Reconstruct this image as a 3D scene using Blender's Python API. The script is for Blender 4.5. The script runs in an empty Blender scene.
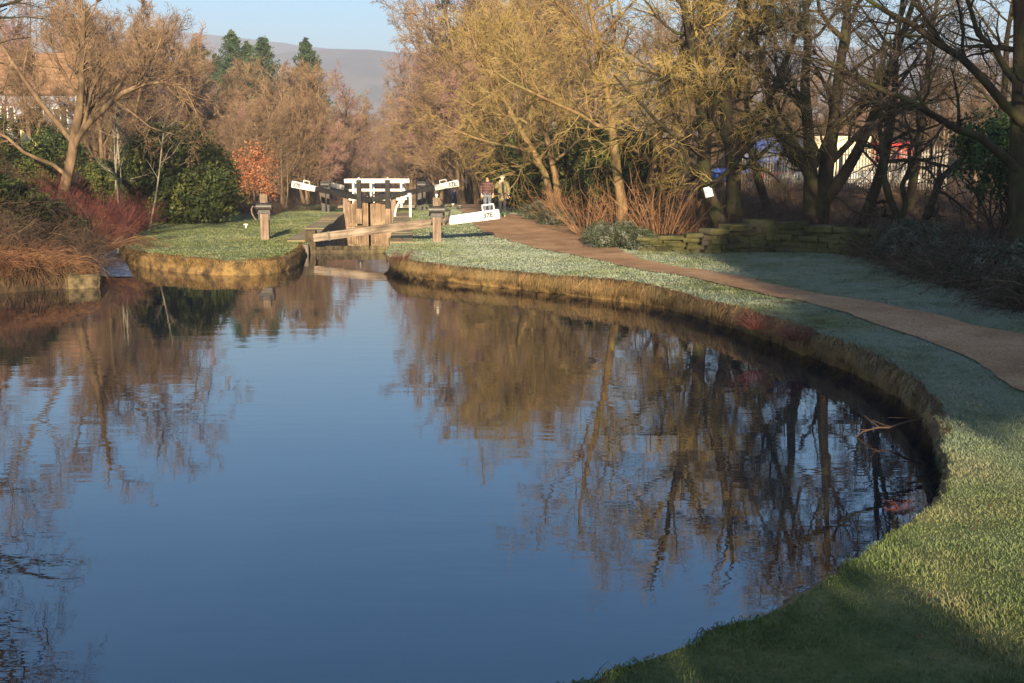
import bpy, bmesh, math, random
import numpy as np
from mathutils import Vector, Matrix, Euler
from mathutils.geometry import delaunay_2d_cdt

# ------------------------------------------------------------------ scene, camera, sky, sun
SC = bpy.context.scene
COL = SC.collection
R = math.radians
CAM_H, FPX, HOR = 2.75, 1117.0, 166.0          # eye height over the water, focal length and horizon in photo pixels
cam = bpy.data.cameras.new('camera')
cam.sensor_width = 36.0
cam.lens = 36.0 * FPX / 1024.0
cam.clip_start, cam.clip_end = 0.1, 6000.0
camo = bpy.data.objects.new('camera', cam)
COL.objects.link(camo)
camo.location = (0, 0, CAM_H)
PITCH = math.atan((341.5 - HOR) / FPX)
camo.rotation_euler = (math.pi / 2 - PITCH, 0, 0)
SC.camera = camo

SUN_EL = R(14.0)
SUN_DIR = Vector((-0.07, 1.0, 0)).normalized()   # the way the light travels over the ground
world = bpy.data.worlds.new('World')
SC.world = world
world.use_nodes = True
wn = world.node_tree
bg = wn.nodes['Background']
sky = wn.nodes.new('ShaderNodeTexSky')
sky.sky_type = 'NISHITA'
sky.sun_disc = False
sky.sun_elevation = SUN_EL
sky.sun_rotation = math.atan2(-SUN_DIR.x, -SUN_DIR.y)
sky.altitude = 150
sky.air_density = 1.15
sky.dust_density = 0.6
sky.ozone_density = 4.0
hs_ = wn.nodes.new('ShaderNodeHueSaturation'); hs_.inputs['Saturation'].default_value = 1.35
wn.links.new(sky.outputs[0], hs_.inputs['Color']); wn.links.new(hs_.outputs[0], bg.inputs[0])
bg.inputs[1].default_value = 0.07

sun = bpy.data.lights.new('sun', 'SUN')
sun.energy = 5.0
sun.angle = R(0.6)
sun.color = (1.0, 0.80, 0.54)
suno = bpy.data.objects.new('sun', sun)
COL.objects.link(suno)
d = Vector((SUN_DIR.x * math.cos(SUN_EL), SUN_DIR.y * math.cos(SUN_EL), -math.sin(SUN_EL)))
suno.rotation_euler = d.to_track_quat('-Z', 'Y').to_euler()
suno.location = (0, -30, 40)

SC.view_settings.view_transform = 'Standard'
SC.view_settings.look = 'None'
SC.view_settings.exposure = 1.95
SC.view_settings.gamma = 1.0
SC.render.engine = 'CYCLES'
SC.cycles.use_denoising = True
SC.cycles.max_bounces = 6
SC.cycles.diffuse_bounces = 3
SC.cycles.glossy_bounces = 3
SC.cycles.transparent_max_bounces = 8
SC.cycles.volume_bounces = 0

rng = np.random.default_rng(7)
random.seed(7)

# ------------------------------------------------------------------ helpers
def sst(a, b, v):
    t = np.clip((np.asarray(v, float) - a) / (b - a), 0, 1)
    return t * t * (3 - 2 * t)

def at(px, py, z=0.36):
    """the ground point seen at photo pixel (px, py) on the level z (pitched camera)"""
    u, v = (px - 512) / FPX, (341.5 - py) / FPX
    c, s = math.cos(PITCH), math.sin(PITCH)
    dx, dy, dz = u, c + v * s, -s + v * c
    t = (z - CAM_H) / dz
    return (dx * t, dy * t)

def G(x, y):
    """height of the land"""
    x = np.asarray(x, float); y = np.asarray(y, float)
    z = 0.36 + 0.22 * sst(38, 47, y) * sst(-6, -2, x) * (1 - sst(60, 75, y))
    z = z + 0.9 * sst(34, 56, y) * sst(6, 11, x)
    z = z + 8.0 * sst(72, 150, y) * sst(10, 45, x)
    z = z - 2.6 * sst(62, 150, y) * (1 - sst(4, 22, x)) * sst(-34, -18, x)
    xl = np.where(y > 26, -9.8 - 0.29 * (y - 26), -9.8 - 0.34 * (26 - y))
    dl = np.clip(xl - x, 0, None)
    k = sst(0, 1.5, dl)
    rise = 4.0 * sst(0, 7, dl) * sst(14, 34, y) + 2.2 * sst(8, 30, dl) * sst(14, 40, y)
    z = z + k * (-0.16) + rise
    z = z + 0.018 * np.sin(x * 1.3 + 0.7 * y) + 0.018 * np.sin(0.9 * y - 0.6 * x + 1.0)
    return z

def gz(x, y):
    return float(G(x, y))

def mesh_np(name, V, F=None, T=None, smooth=True):
    """mesh from numpy arrays: quads F, triangles T"""
    me = bpy.data.meshes.new(name)
    V = np.asarray(V, np.float32).reshape(-1, 3)
    me.vertices.add(len(V)); me.vertices.foreach_set('co', V.ravel())
    parts, starts, totals, off = [], [], [], 0
    for A, n in ((F, 4), (T, 3)):
        if A is None or len(A) == 0: continue
        A = np.asarray(A, np.int32).reshape(-1, n)
        parts.append(A.ravel()); starts.append(off + np.arange(len(A)) * n); off += A.size
        totals.append(np.full(len(A), n))
    L = np.concatenate(parts); st = np.concatenate(starts).astype(np.int32)
    me.loops.add(len(L)); me.loops.foreach_set('vertex_index', L)
    me.polygons.add(len(st)); me.polygons.foreach_set('loop_start', st)
    if smooth:
        me.polygons.foreach_set('use_smooth', np.ones(len(st), bool))
    me.update(calc_edges=True)
    me.validate()
    return me

def link(name, me, mat=None, parent=None):
    o = bpy.data.objects.new(name, me)
    COL.objects.link(o)
    if mat is not None and me is not None:
        if isinstance(mat, (list, tuple)):
            for m in mat: me.materials.append(m)
        else: me.materials.append(mat)
    if parent is not None: o.parent = parent
    return o

def tag(o, label, cat, group=None):
    o['label'] = label; o['category'] = cat
    if group: o['group'] = group
    return o

def thing(name, label, cat, loc=(0, 0, 0), rz=0, group=None):
    o = bpy.data.objects.new(name, None)
    COL.objects.link(o)
    o.empty_display_size = 0.2
    o.location = loc; o.rotation_euler = (0, 0, rz)
    return tag(o, label, cat, group)

def struct(o, kind='structure'):
    o['kind'] = kind
    return o

def dup(root, loc, rz=0.0, sc=1.0, label=None, group=None, mats=None):
    r = root.copy(); COL.objects.link(r)
    r.location = loc; r.rotation_euler = (0, 0, rz); r.scale = (sc, sc, sc) if not isinstance(sc, tuple) else sc
    if label: r['label'] = label
    if group: r['group'] = group
    for ch in list(root.children):
        c = ch.copy(); COL.objects.link(c); c.parent = r
        base = ch.name.split('.')[0]
        if mats and base in mats:
            c.material_slots[0].link = 'OBJECT'; c.material_slots[0].material = mats[base]
        for g in list(ch.children):
            q = g.copy(); COL.objects.link(q); q.parent = c
    return r

# bmesh pieces
def bm_box(bm, sx, sy, sz, M=None, bev=0.0):
    r = bmesh.ops.create_cube(bm, size=1.0)
    vs = r['verts']
    bmesh.ops.scale(bm, vec=(sx, sy, sz), verts=vs)
    if bev > 0:
        es = list({e for v in vs for e in v.link_edges})
        rr = bmesh.ops.bevel(bm, geom=es, offset=bev, segments=2, affect='EDGES', profile=0.6)
        vs = list({v for f in rr['faces'] for v in f.verts} | {v for v in vs if v.is_valid})
    if M is not None:
        bmesh.ops.transform(bm, matrix=M, verts=[v for v in vs if v.is_valid])

def T3(x, y, z, rx=0, ry=0, rz=0):
    return Matrix.Translation((x, y, z)) @ Euler((rx, ry, rz)).to_matrix().to_4x4()

def bm_cyl(bm, r1, r2, h, M=None, seg=16, caps=True):
    r = bmesh.ops.create_cone(bm, cap_ends=caps, segments=seg, radius1=r1, radius2=r2, depth=h)
    if M is not None: bmesh.ops.transform(bm, matrix=M, verts=r['verts'])

def bm_ball(bm, r, M=None, sub=2):
    q = bmesh.ops.create_icosphere(bm, subdivisions=sub, radius=r)
    if M is not None: bmesh.ops.transform(bm, matrix=M, verts=q['verts'])

def bm_done(name, bm, mat, parent=None, smooth=False):
    me = bpy.data.meshes.new(name)
    bm.to_mesh(me); bm.free()
    if smooth:
        me.polygons.foreach_set('use_smooth', np.ones(len(me.polygons), bool))
    return link(name, me, mat, parent)

def boxes(name, items, mat, parent=None, bev=0.0):
    """items: (sx, sy, sz, matrix)"""
    bm = bmesh.new()
    for sx, sy, sz, M in items: bm_box(bm, sx, sy, sz, M, bev)
    return bm_done(name, bm, mat, parent)

# tubes
def norm(a):
    return a / np.maximum(np.linalg.norm(a, axis=-1, keepdims=True), 1e-9)

def tube_arrays(P, Rd, S):
    """P (N,K,3), Rd (N,K) -> verts, quads of N tubes with S sides"""
    N, K, _ = P.shape
    Tn = np.empty_like(P)
    Tn[:, 1:-1] = P[:, 2:] - P[:, :-2]
    Tn[:, 0] = P[:, 1] - P[:, 0]; Tn[:, -1] = P[:, -1] - P[:, -2]
    Tn = norm(Tn)
    ref = np.where(np.abs(Tn[:, :1, 2:3]) > 0.75, np.array([1.0, 0.17, 0.0]), np.array([0.05, 0.1, 1.0]))
    ref = np.broadcast_to(ref, P.shape)
    A = norm(np.cross(Tn, ref)); B = np.cross(Tn, A)
    th = np.arange(S) * 2 * math.pi / S
    V = P[:, :, None, :] + Rd[:, :, None, None] * (A[:, :, None, :] * np.cos(th)[None, None, :, None] + B[:, :, None, :] * np.sin(th)[None, None, :, None])
    idx = np.arange(N * K * S).reshape(N, K, S)
    a = idx[:, :-1, :]; b = np.roll(idx, -1, axis=2)[:, :-1, :]
    c = np.roll(idx, -1, axis=2)[:, 1:, :]; dd = idx[:, 1:, :]
    F = np.stack([a, b, c, dd], axis=-1).reshape(-1, 4)
    return V.reshape(-1, 3), F

def tubes_mesh(name, levels):
    Vs, Fs, off = [], [], 0
    for P, Rd, S in levels:
        if len(P) == 0: continue
        V, F = tube_arrays(P, Rd, S)
        Vs.append(V); Fs.append(F + off); off += len(V)
    return mesh_np(name, np.concatenate(Vs), np.concatenate(Fs))

def tube_line(pts, r, S=8):
    P = np.array(pts, float)[None]
    Rd = np.full((1, len(pts)), r) if np.isscalar(r) else np.array(r, float)[None]
    return P, Rd, S

def spawn(rg, P, Rd, n, t0, t1, ang, angv, lenf, K, up=0.0, wig=0.12, rs=0.6, rend=0.35, taper=0.5, rmin=0.004, droop=0.0, lenabs=None):
    """n children on every branch of (P, Rd)"""
    N, Kp, _ = P.shape
    t = t0 + (t1 - t0) * (np.arange(n)[None] + rg.random((N, n))) / n
    f = t * (Kp - 1); i = np.minimum(f.astype(int), Kp - 2); w = (f - i)[..., None]
    ar = np.arange(N)[:, None]
    p = P[ar, i] * (1 - w) + P[ar, i + 1] * w
    r = Rd[ar, i] * (1 - w[..., 0]) + Rd[ar, i + 1] * w[..., 0]
    Tn = norm(P[ar, i + 1] - P[ar, i])
    q = norm(np.cross(Tn, rg.normal(size=Tn.shape)))
    a = ang + angv * rg.normal(size=(N, n))
    dd = np.cos(a)[..., None] * Tn + np.sin(a)[..., None] * q
    plen = np.linalg.norm(P[:, 1:] - P[:, :-1], axis=-1).sum(1)
    L = (plen[:, None] if lenabs is None else lenabs) * lenf * (1 - taper * t) * (0.7 + 0.6 * rg.random((N, n)))
    p = p.reshape(-1, 3); dd = dd.reshape(-1, 3); L = L.reshape(-1); r = r.reshape(-1)
    out = np.empty((len(p), K, 3)); out[:, 0] = p
    for k in range(1, K):
        dd = dd + wig * rg.normal(size=dd.shape)
        dd[:, 2] += up - droop * k / (K - 1)
        dd = norm(dd)
        p = p + dd * (L / (K - 1))[:, None]
        out[:, k] = p
    r0 = np.maximum(r * rs, rmin)
    Rr = r0[:, None] * (1 - (1 - rend) * np.linspace(0, 1, K)[None])
    return out, np.maximum(Rr, rmin * 0.6)

def stem(rg, base, direction, length, r0, r1, K=9, wig=0.08, up=0.05, flare=1.35):
    p = np.array(base, float); dd = np.array(direction, float); dd /= np.linalg.norm(dd)
    pts = [p.copy()]
    for k in range(1, K):
        dd = dd + wig * rg.normal(size=3); dd[2] += up
        dd /= np.linalg.norm(dd)
        p = p + dd * length / (K - 1)
        pts.append(p.copy())
    rr = np.linspace(r0, r1, K); rr[0] *= flare
    return np.array(pts), rr

# ------------------------------------------------------------------ materials
def new_mat(name):
    m = bpy.data.materials.new(name); m.use_nodes = True
    nt = m.node_tree
    b = nt.nodes['Principled BSDF']
    return m, nt, b

def nd(nt, typ, **kw):
    n = nt.nodes.new(typ)
    for k, v in kw.items(): setattr(n, k, v)
    return n

def noise(nt, vec, scale, detail=4, rough=0.55, mapping=None):
    n = nd(nt, 'ShaderNodeTexNoise')
    n.inputs['Scale'].default_value = scale; n.inputs['Detail'].default_value = detail; n.inputs['Roughness'].default_value = rough
    if mapping is not None:
        mp = nd(nt, 'ShaderNodeMapping'); mp.inputs['Scale'].default_value = mapping
        nt.links.new(vec, mp.inputs['Vector']); vec = mp.outputs[0]
    nt.links.new(vec, n.inputs['Vector'])
    return n.outputs['Fac']

def ramp(nt, fac, stops):
    r = nd(nt, 'ShaderNodeValToRGB')
    els = r.color_ramp.elements
    while len(els) < len(stops): els.new(0.5)
    for e, (p, c) in zip(els, stops):
        e.position = p; e.color = (*c, 1) if len(c) == 3 else c
    nt.links.new(fac, r.inputs[0])
    return r.outputs[0]

def mixc(nt, fac, a, b):
    m = nd(nt, 'ShaderNodeMix', data_type='RGBA')
    for sock, v in ((m.inputs[0], fac), (m.inputs[6], a), (m.inputs[7], b)):
        if isinstance(v, (int, float)): sock.default_value = v
        elif isinstance(v, tuple): sock.default_value = (*v, 1)
        else: nt.links.new(v, sock)
    return m.outputs[2]

def mathn(nt, op, a, b=None, clamp=False):
    m = nd(nt, 'ShaderNodeMath', operation=op, use_clamp=clamp)
    for s, v in zip(m.inputs, (a, b)):
        if v is None: continue
        if isinstance(v, (int, float)): s.default_value = v
        else: nt.links.new(v, s)
    return m.outputs[0]

def bump(nt, b, h, strength, dist=0.02):
    n = nd(nt, 'ShaderNodeBump'); n.inputs['Strength'].default_value = strength; n.inputs['Distance'].default_value = dist
    nt.links.new(h, n.inputs['Height']); nt.links.new(n.outputs[0], b.inputs['Normal'])
    return n

def gpos(nt):
    return nd(nt, 'ShaderNodeNewGeometry').outputs['Position']

def opos(nt):
    return nd(nt, 'ShaderNodeTexCoord').outputs['Object']

def simple(name, cols, scale=6.0, rough=0.85, bmp=0.0, bscale=None, metal=0.0, spec=0.3, world_pos=False, rnd=0.0, mapping=None, bdist=0.02):
    m, nt, b = new_mat(name)
    v = gpos(nt) if world_pos else opos(nt)
    f = noise(nt, v, scale, 6, 0.6, mapping)
    n = len(cols)
    c = ramp(nt, f, [(0.32 + 0.36 * i / max(1, n - 1), col) for i, col in enumerate(cols)])
    if rnd > 0:
        oi = nd(nt, 'ShaderNodeObjectInfo')
        hs = nd(nt, 'ShaderNodeHueSaturation')
        vv = mathn(nt, 'MULTIPLY_ADD', oi.outputs['Random'], rnd); vv.node.inputs[2].default_value = 1 - rnd / 2
        nt.links.new(vv, hs.inputs['Value']); nt.links.new(c, hs.inputs['Color']); c = hs.outputs[0]
    nt.links.new(c, b.inputs['Base Color'])
    b.inputs['Roughness'].default_value = rough
    b.inputs['Metallic'].default_value = metal
    b.inputs['Specular IOR Level'].default_value = spec
    if bmp > 0: bump(nt, b, noise(nt, v, bscale or scale * 3, 5, 0.6, mapping), bmp, bdist)
    return m

M = {}
def bark(name, a, b2, c, moss=None):
    m, nt, b = new_mat(name)
    v = opos(nt)
    f = noise(nt, v, 5.0, 6, 0.6, (1, 1, 0.35))
    col = ramp(nt, f, [(0.3, a), (0.52, b2), (0.72, c)])
    if moss:
        f2 = noise(nt, v, 1.7, 4, 0.6)
        col = mixc(nt, ramp(nt, f2, [(0.48, (0, 0, 0)), (0.62, (1, 1, 1))]), col, moss)
    nt.links.new(col, b.inputs['Base Color'])
    b.inputs['Roughness'].default_value = 0.9
    b.inputs['Specular IOR Level'].default_value = 0.10
    bump(nt, b, noise(nt, v, 14.0, 6, 0.65, (1, 1, 0.25)), 0.6, 0.03)
    return m
M['bark_brown'] = bark('bark_brown', (0.05, 0.035, 0.022), (0.11, 0.075, 0.045), (0.19, 0.135, 0.08))
M['bark_gold'] = bark('bark_gold', (0.08, 0.05, 0.025), (0.16, 0.10, 0.05), (0.25, 0.17, 0.085), (0.13, 0.11, 0.04))
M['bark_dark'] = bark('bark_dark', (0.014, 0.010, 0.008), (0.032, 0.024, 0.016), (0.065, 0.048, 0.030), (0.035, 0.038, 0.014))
M['bark_pale'] = bark('bark_pale', (0.10, 0.085, 0.06), (0.18, 0.155, 0.115), (0.25, 0.22, 0.17))
M['twig_gold'] = simple('twig_gold', [(0.11, 0.07, 0.024), (0.225, 0.155, 0.055), (0.33, 0.25, 0.10)], 1.2, 0.8, rnd=0.3)
M['twig_olive'] = simple('twig_olive', [(0.10, 0.07, 0.022), (0.20, 0.14, 0.042), (0.28, 0.21, 0.07)], 1.2, 0.8, rnd=0.3)
M['twig_red'] = simple('twig_red', [(0.085, 0.05, 0.028), (0.155, 0.097, 0.053), (0.23, 0.16, 0.09)], 1.2, 0.8, rnd=0.35)
M['twig_orange'] = simple('twig_orange', [(0.20, 0.11, 0.024), (0.34, 0.20, 0.045), (0.42, 0.28, 0.075)], 1.2, 0.8, rnd=0.3)
M['twig_purple'] = simple('twig_purple', [(0.14, 0.075, 0.065), (0.21, 0.12, 0.10), (0.26, 0.165, 0.13)], 1.2, 0.8, rnd=0.35)
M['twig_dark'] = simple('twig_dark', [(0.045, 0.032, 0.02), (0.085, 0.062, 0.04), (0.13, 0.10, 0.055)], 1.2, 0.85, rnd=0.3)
M['twig_bramble'] = simple('twig_bramble', [(0.022, 0.014, 0.009), (0.05, 0.030, 0.019), (0.14, 0.09, 0.05)], 1.5, 0.85, rnd=0.4)  # darkened so the thicket's shade sits in this colour
M['twig_straw'] = simple('twig_straw', [(0.045, 0.017, 0.009), (0.10, 0.043, 0.021), (0.22, 0.12, 0.055)], 2.0, 0.85, rnd=0.3)  # fern tone darkened in place of shade on the left shore
M['stem_crimson'] = simple('stem_crimson', [(0.05, 0.013, 0.011), (0.10, 0.026, 0.020), (0.15, 0.05, 0.035)], 1.2, 0.6, rnd=0.3)
M['stem_rust'] = simple('stem_rust', [(0.10, 0.045, 0.02), (0.19, 0.095, 0.042), (0.30, 0.17, 0.08)], 1.5, 0.75, rnd=0.2)
def leafmat(name, cols, scale=2.0, rough=0.55):
    m = simple(name, cols, scale, rough, spec=0.12, rnd=0.15)
    return m
M['leaf_dark'] = leafmat('leaf_dark', [(0.010, 0.022, 0.008), (0.025, 0.05, 0.015), (0.06, 0.09, 0.025)], 1.3)
M['leaf_olive'] = leafmat('leaf_olive', [(0.012, 0.020, 0.006), (0.032, 0.045, 0.012), (0.095, 0.098, 0.024)], 1.3)
M['leaf_ivy'] = leafmat('leaf_ivy', [(0.007, 0.0065, 0.003), (0.015, 0.014, 0.006), (0.034, 0.028, 0.013)], 2.5, 0.8)
M['leaf_frost'] = leafmat('leaf_frost', [(0.015, 0.024, 0.010), (0.045, 0.055, 0.028), (0.17, 0.18, 0.15)], 3.0)
M['leaf_copper'] = leafmat('leaf_copper', [(0.16, 0.055, 0.025), (0.26, 0.10, 0.045), (0.32, 0.16, 0.08)], 1.5, 0.7)
M['needles'] = leafmat('needles', [(0.016, 0.030, 0.016), (0.032, 0.055, 0.026), (0.07, 0.09, 0.04)], 1.0, 0.7)
M['needles_dark'] = leafmat('needles_dark', [(0.010, 0.022, 0.014), (0.02, 0.04, 0.022), (0.04, 0.06, 0.03)], 1.0, 0.7)

def frost_zone(nt, v):
    s = nd(nt, 'ShaderNodeSeparateXYZ'); nt.links.new(v, s.inputs[0])
    def mr(sock, a, b_, lo, hi):
        q = nd(nt, 'ShaderNodeMapRange'); q.interpolation_type = 'SMOOTHSTEP'
        for i_, x_ in enumerate((a, b_, lo, hi)): q.inputs[i_ + 1].default_value = x_
        nt.links.new(sock, q.inputs[0]); return q.outputs[0]
    return mathn(nt, 'MULTIPLY', mr(s.outputs[0], -6, -1, .35, 1.0), mr(s.outputs[1], 7, 13, .28, 1.0))

# frosty lawn + leaf litter, blended by the attribute 'wood'
m, nt, b = new_mat('ground'); M['ground'] = m
v = gpos(nt)
f1 = noise(nt, v, 0.35, 6, 0.6); f2 = noise(nt, v, 2.6, 8, 0.65); f3 = noise(nt, v, 28.0, 5, 0.7)
green = ramp(nt, f2, [(0.3, (0.04, 0.055, 0.012)), (0.5, (0.08, 0.10, 0.022)), (0.68, (0.15, 0.145, 0.045))])
frostc = ramp(nt, f3, [(0.3, (0.08, 0.11, 0.055)), (0.55, (0.18, 0.22, 0.16)), (0.75, (0.32, 0.36, 0.33))])
ff = mathn(nt, 'ADD', mathn(nt, 'MULTIPLY', f1, 1.2), mathn(nt, 'MULTIPLY', f2, 0.6))
lawn = mixc(nt, mathn(nt, 'MULTIPLY', ramp(nt, ff, [(0.62, (0.05,) * 3), (1.0, (0.85,) * 3)]), frost_zone(nt, v)), green, frostc)
lit = ramp(nt, f3, [(0.25, (0.016, 0.010, 0.006)), (0.5, (0.055, 0.033, 0.018)), (0.75, (0.13, 0.078, 0.038))])
lit = mixc(nt, ramp(nt, f2, [(0.55, (0, 0, 0)), (0.75, (0.6,) * 3)]), lit, (0.04, 0.05, 0.018))
at_ = nd(nt, 'ShaderNodeAttribute', attribute_name='wood')
wf = mathn(nt, 'ADD', at_.outputs['Fac'], mathn(nt, 'MULTIPLY', mathn(nt, 'SUBTRACT', f2, 0.5), 1.1))
nt.links.new(mixc(nt, ramp(nt, wf, [(0.38, (0, 0, 0)), (0.62, (1, 1, 1))]), lawn, lit), b.inputs['Base Color'])
b.inputs['Roughness'].default_value = 0.95; b.inputs['Specular IOR Level'].default_value = 0.1
bump(nt, b, noise(nt, v, 16.0, 8, 0.75), 0.9, 0.06)

# grass blades: frost whitens the tips (attribute 'tip')
def blade_mat(name, lo, mid, hi, frost, famt, wscale=0.35):
    m, nt, b = new_mat(name)
    v = gpos(nt)
    f1 = noise(nt, v, wscale, 6, 0.6); f2 = noise(nt, v, 2.6, 8, 0.65); f3 = noise(nt, v, 45.0, 2, 0.5)
    g = ramp(nt, mathn(nt, 'ADD', mathn(nt, 'MULTIPLY', f2, 0.5), mathn(nt, 'MULTIPLY', f3, 0.5)), [(0.35, lo), (0.5, mid), (0.63, hi)])
    f4 = noise(nt, v, 0.9, 5, 0.65)
    g = mixc(nt, ramp(nt, f4, [(0.50, (0, 0, 0)), (0.68, (0.65,) * 3)]), g, (0.15, 0.115, 0.04))
    tip = nd(nt, 'ShaderNodeAttribute', attribute_name='tip').outputs['Fac']
    ff = mathn(nt, 'ADD', mathn(nt, 'MULTIPLY', f1, 1.2), mathn(nt, 'MULTIPLY', f2, 0.6))
    fr = mathn(nt, 'MULTIPLY', mathn(nt, 'MULTIPLY_ADD', tip, 0.75), ramp(nt, ff, [(0.62, (0.08,) * 3), (1.0, (1, 1, 1))]))
    fr.node.inputs[0].links[0].from_node.inputs[2].default_value = 0.25
    fr = mathn(nt, 'MULTIPLY', mathn(nt, 'MULTIPLY', fr, famt, True), frost_zone(nt, v))
    nt.links.new(mixc(nt, fr, g, frost), b.inputs['Base Color'])
    b.inputs['Roughness'].default_value = 0.7; b.inputs['Specular IOR Level'].default_value = 0.2
    return m
M['blade'] = blade_mat('blade', (0.035, 0.050, 0.008), (0.07, 0.090, 0.014), (0.135, 0.135, 0.028), (0.27, 0.31, 0.31), 0.75)
M['blade_near'] = blade_mat('blade_near', (0.032, 0.055, 0.006), (0.065, 0.100, 0.011), (0.115, 0.135, 0.020), (0.27, 0.31, 0.30), 0.9)
M['blade_dead'] = blade_mat('blade_dead', (0.018, 0.011, 0.005), (0.05, 0.028, 0.013), (0.12, 0.065, 0.03), (0.2, 0.19, 0.16), 0.1, 0.8)
M['blade_straw'] = blade_mat('blade_straw', (0.035, 0.024, 0.008), (0.13, 0.075, 0.022), (0.29, 0.17, 0.055), (0.34, 0.34, 0.28), 0.2, 0.8)

# path
m, nt, b = new_mat('path_earth'); M['path'] = m
v = gpos(nt)
f1 = noise(nt, v, 0.9, 6, 0.6); f2 = noise(nt, v, 30.0, 6, 0.7); f3 = noise(nt, v, 7.0, 6, 0.6)
c = ramp(nt, f1, [(0.3, (0.21, 0.115, 0.055)), (0.5, (0.34, 0.20, 0.10)), (0.7, (0.43, 0.28, 0.155))])
c = mixc(nt, ramp(nt, f2, [(0.35, (0.75,) * 3), (0.6, (0, 0, 0))]), c, (0.09, 0.055, 0.035))
c = mixc(nt, ramp(nt, f3, [(0.58, (0, 0, 0)), (0.7, (0.6,) * 3)]), c, (0.30, 0.24, 0.18))
nt.links.new(c, b.inputs['Base Color']); b.inputs['Roughness'].default_value = 0.95; b.inputs['Specular IOR Level'].default_value = 0.10
bump(nt, b, noise(nt, v, 22.0, 8, 0.7), 0.8, 0.03)

M['bank'] = simple('bank_earth', [(0.014, 0.010, 0.005), (0.06, 0.038, 0.015), (0.17, 0.105, 0.036), (0.07, 0.062, 0.018)], 2.2, 0.95, 1.0, 6.0, world_pos=True, bdist=0.06)
M['stone'] = simple('stone', [(0.05, 0.042, 0.034), (0.12, 0.10, 0.08), (0.22, 0.19, 0.145)], 1.6, 0.9, 0.8, 7.0, world_pos=True)
M['coping'] = simple('coping_stone', [(0.09, 0.062, 0.036), (0.17, 0.12, 0.07), (0.13, 0.12, 0.05), (0.25, 0.19, 0.12)], 1.5, 0.95, 0.7, 9.0, world_pos=True)
M['moss_wall'] = simple('mossy_stone', [(0.015, 0.013, 0.008), (0.04, 0.04, 0.012), (0.085, 0.078, 0.024), (0.075, 0.06, 0.04)], 1.4, 0.95, 0.9, 10.0, world_pos=True)
def timber(name, a, b2, c, mapping=(1, 12, 12), scale=1.4):
    m, nt, b = new_mat(name)
    v = opos(nt)
    f = noise(nt, v, scale, 6, 0.65, mapping)
    f2 = noise(nt, v, 1.1, 4, 0.6)
    col = ramp(nt, mathn(nt, 'ADD', mathn(nt, 'MULTIPLY', f, 0.55), mathn(nt, 'MULTIPLY', f2, 0.45)), [(0.36, a), (0.5, b2), (0.64, c)])
    nt.links.new(col, b.inputs['Base Color']); b.inputs['Roughness'].default_value = 0.85; b.inputs['Specular IOR Level'].default_value = 0.2
    bump(nt, b, f, 0.5, 0.02)
    return m
M['wood_grey'] = timber('wood_grey', (0.035, 0.025, 0.017), (0.11, 0.082, 0.058), (0.23, 0.185, 0.14))
M['wood_post'] = timber('wood_post', (0.06, 0.042, 0.03), (0.14, 0.10, 0.072), (0.23, 0.175, 0.13), (10, 10, 1))
M['wood_board'] = timber('wood_board', (0.05, 0.034, 0.021), (0.15, 0.102, 0.064), (0.27, 0.20, 0.135), (9, 9, 0.8))
M['wood_wet'] = timber('wood_wet', (0.018, 0.014, 0.009), (0.05, 0.038, 0.022), (0.10, 0.085, 0.035), (6, 6, 3))
M['paint_white'] = simple('paint_white', [(0.40, 0.36, 0.29), (0.54, 0.51, 0.45), (0.60, 0.58, 0.53)], 3.0, 0.5, 0.1, 30)
M['paint_black'] = simple('paint_black', [(0.006, 0.006, 0.006), (0.010, 0.010, 0.010), (0.018, 0.016, 0.015)], 4.0, 0.6, 0.1, 30, spec=0.15)
M['iron_black'] = simple('iron_black', [(0.008, 0.007, 0.007), (0.016, 0.014, 0.013), (0.035, 0.026, 0.02)], 6.0, 0.45, 0.2, 30)
M['letter'] = simple('letter_black', [(0.02, 0.02, 0.02), (0.03, 0.03, 0.03)], 4.0, 0.6)
M['paper'] = simple('paper_white', [(0.36, 0.39, 0.44), (0.45, 0.48, 0.52)], 4.0, 0.6)
M['galv'] = simple('galvanised_steel', [(0.09, 0.08, 0.062), (0.135, 0.12, 0.095), (0.18, 0.16, 0.13)], 2.0, 0.55, world_pos=True)
M['glass'] = simple('dark_glass', [(0.012, 0.015, 0.02), (0.02, 0.024, 0.03)], 2.0, 0.08, spec=0.5)
M['rubber'] = simple('rubber', [(0.012, 0.012, 0.012), (0.025, 0.025, 0.025)], 8, 0.85)
for nm, c in (('red', (0.30, 0.03, 0.025)), ('blue', (0.06, 0.12, 0.42)), ('silver', (0.5, 0.5, 0.5)), ('white', (0.34, 0.33, 0.32)), ('yellow', (0.6, 0.34, 0.02)), ('cream', (0.50, 0.43, 0.28)), ('navy', (0.03, 0.035, 0.10))):
    M['car_' + nm] = simple('car_' + nm, [tuple(x * 0.9 for x in c), c], 2.0, 0.3, spec=0.5)

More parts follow.
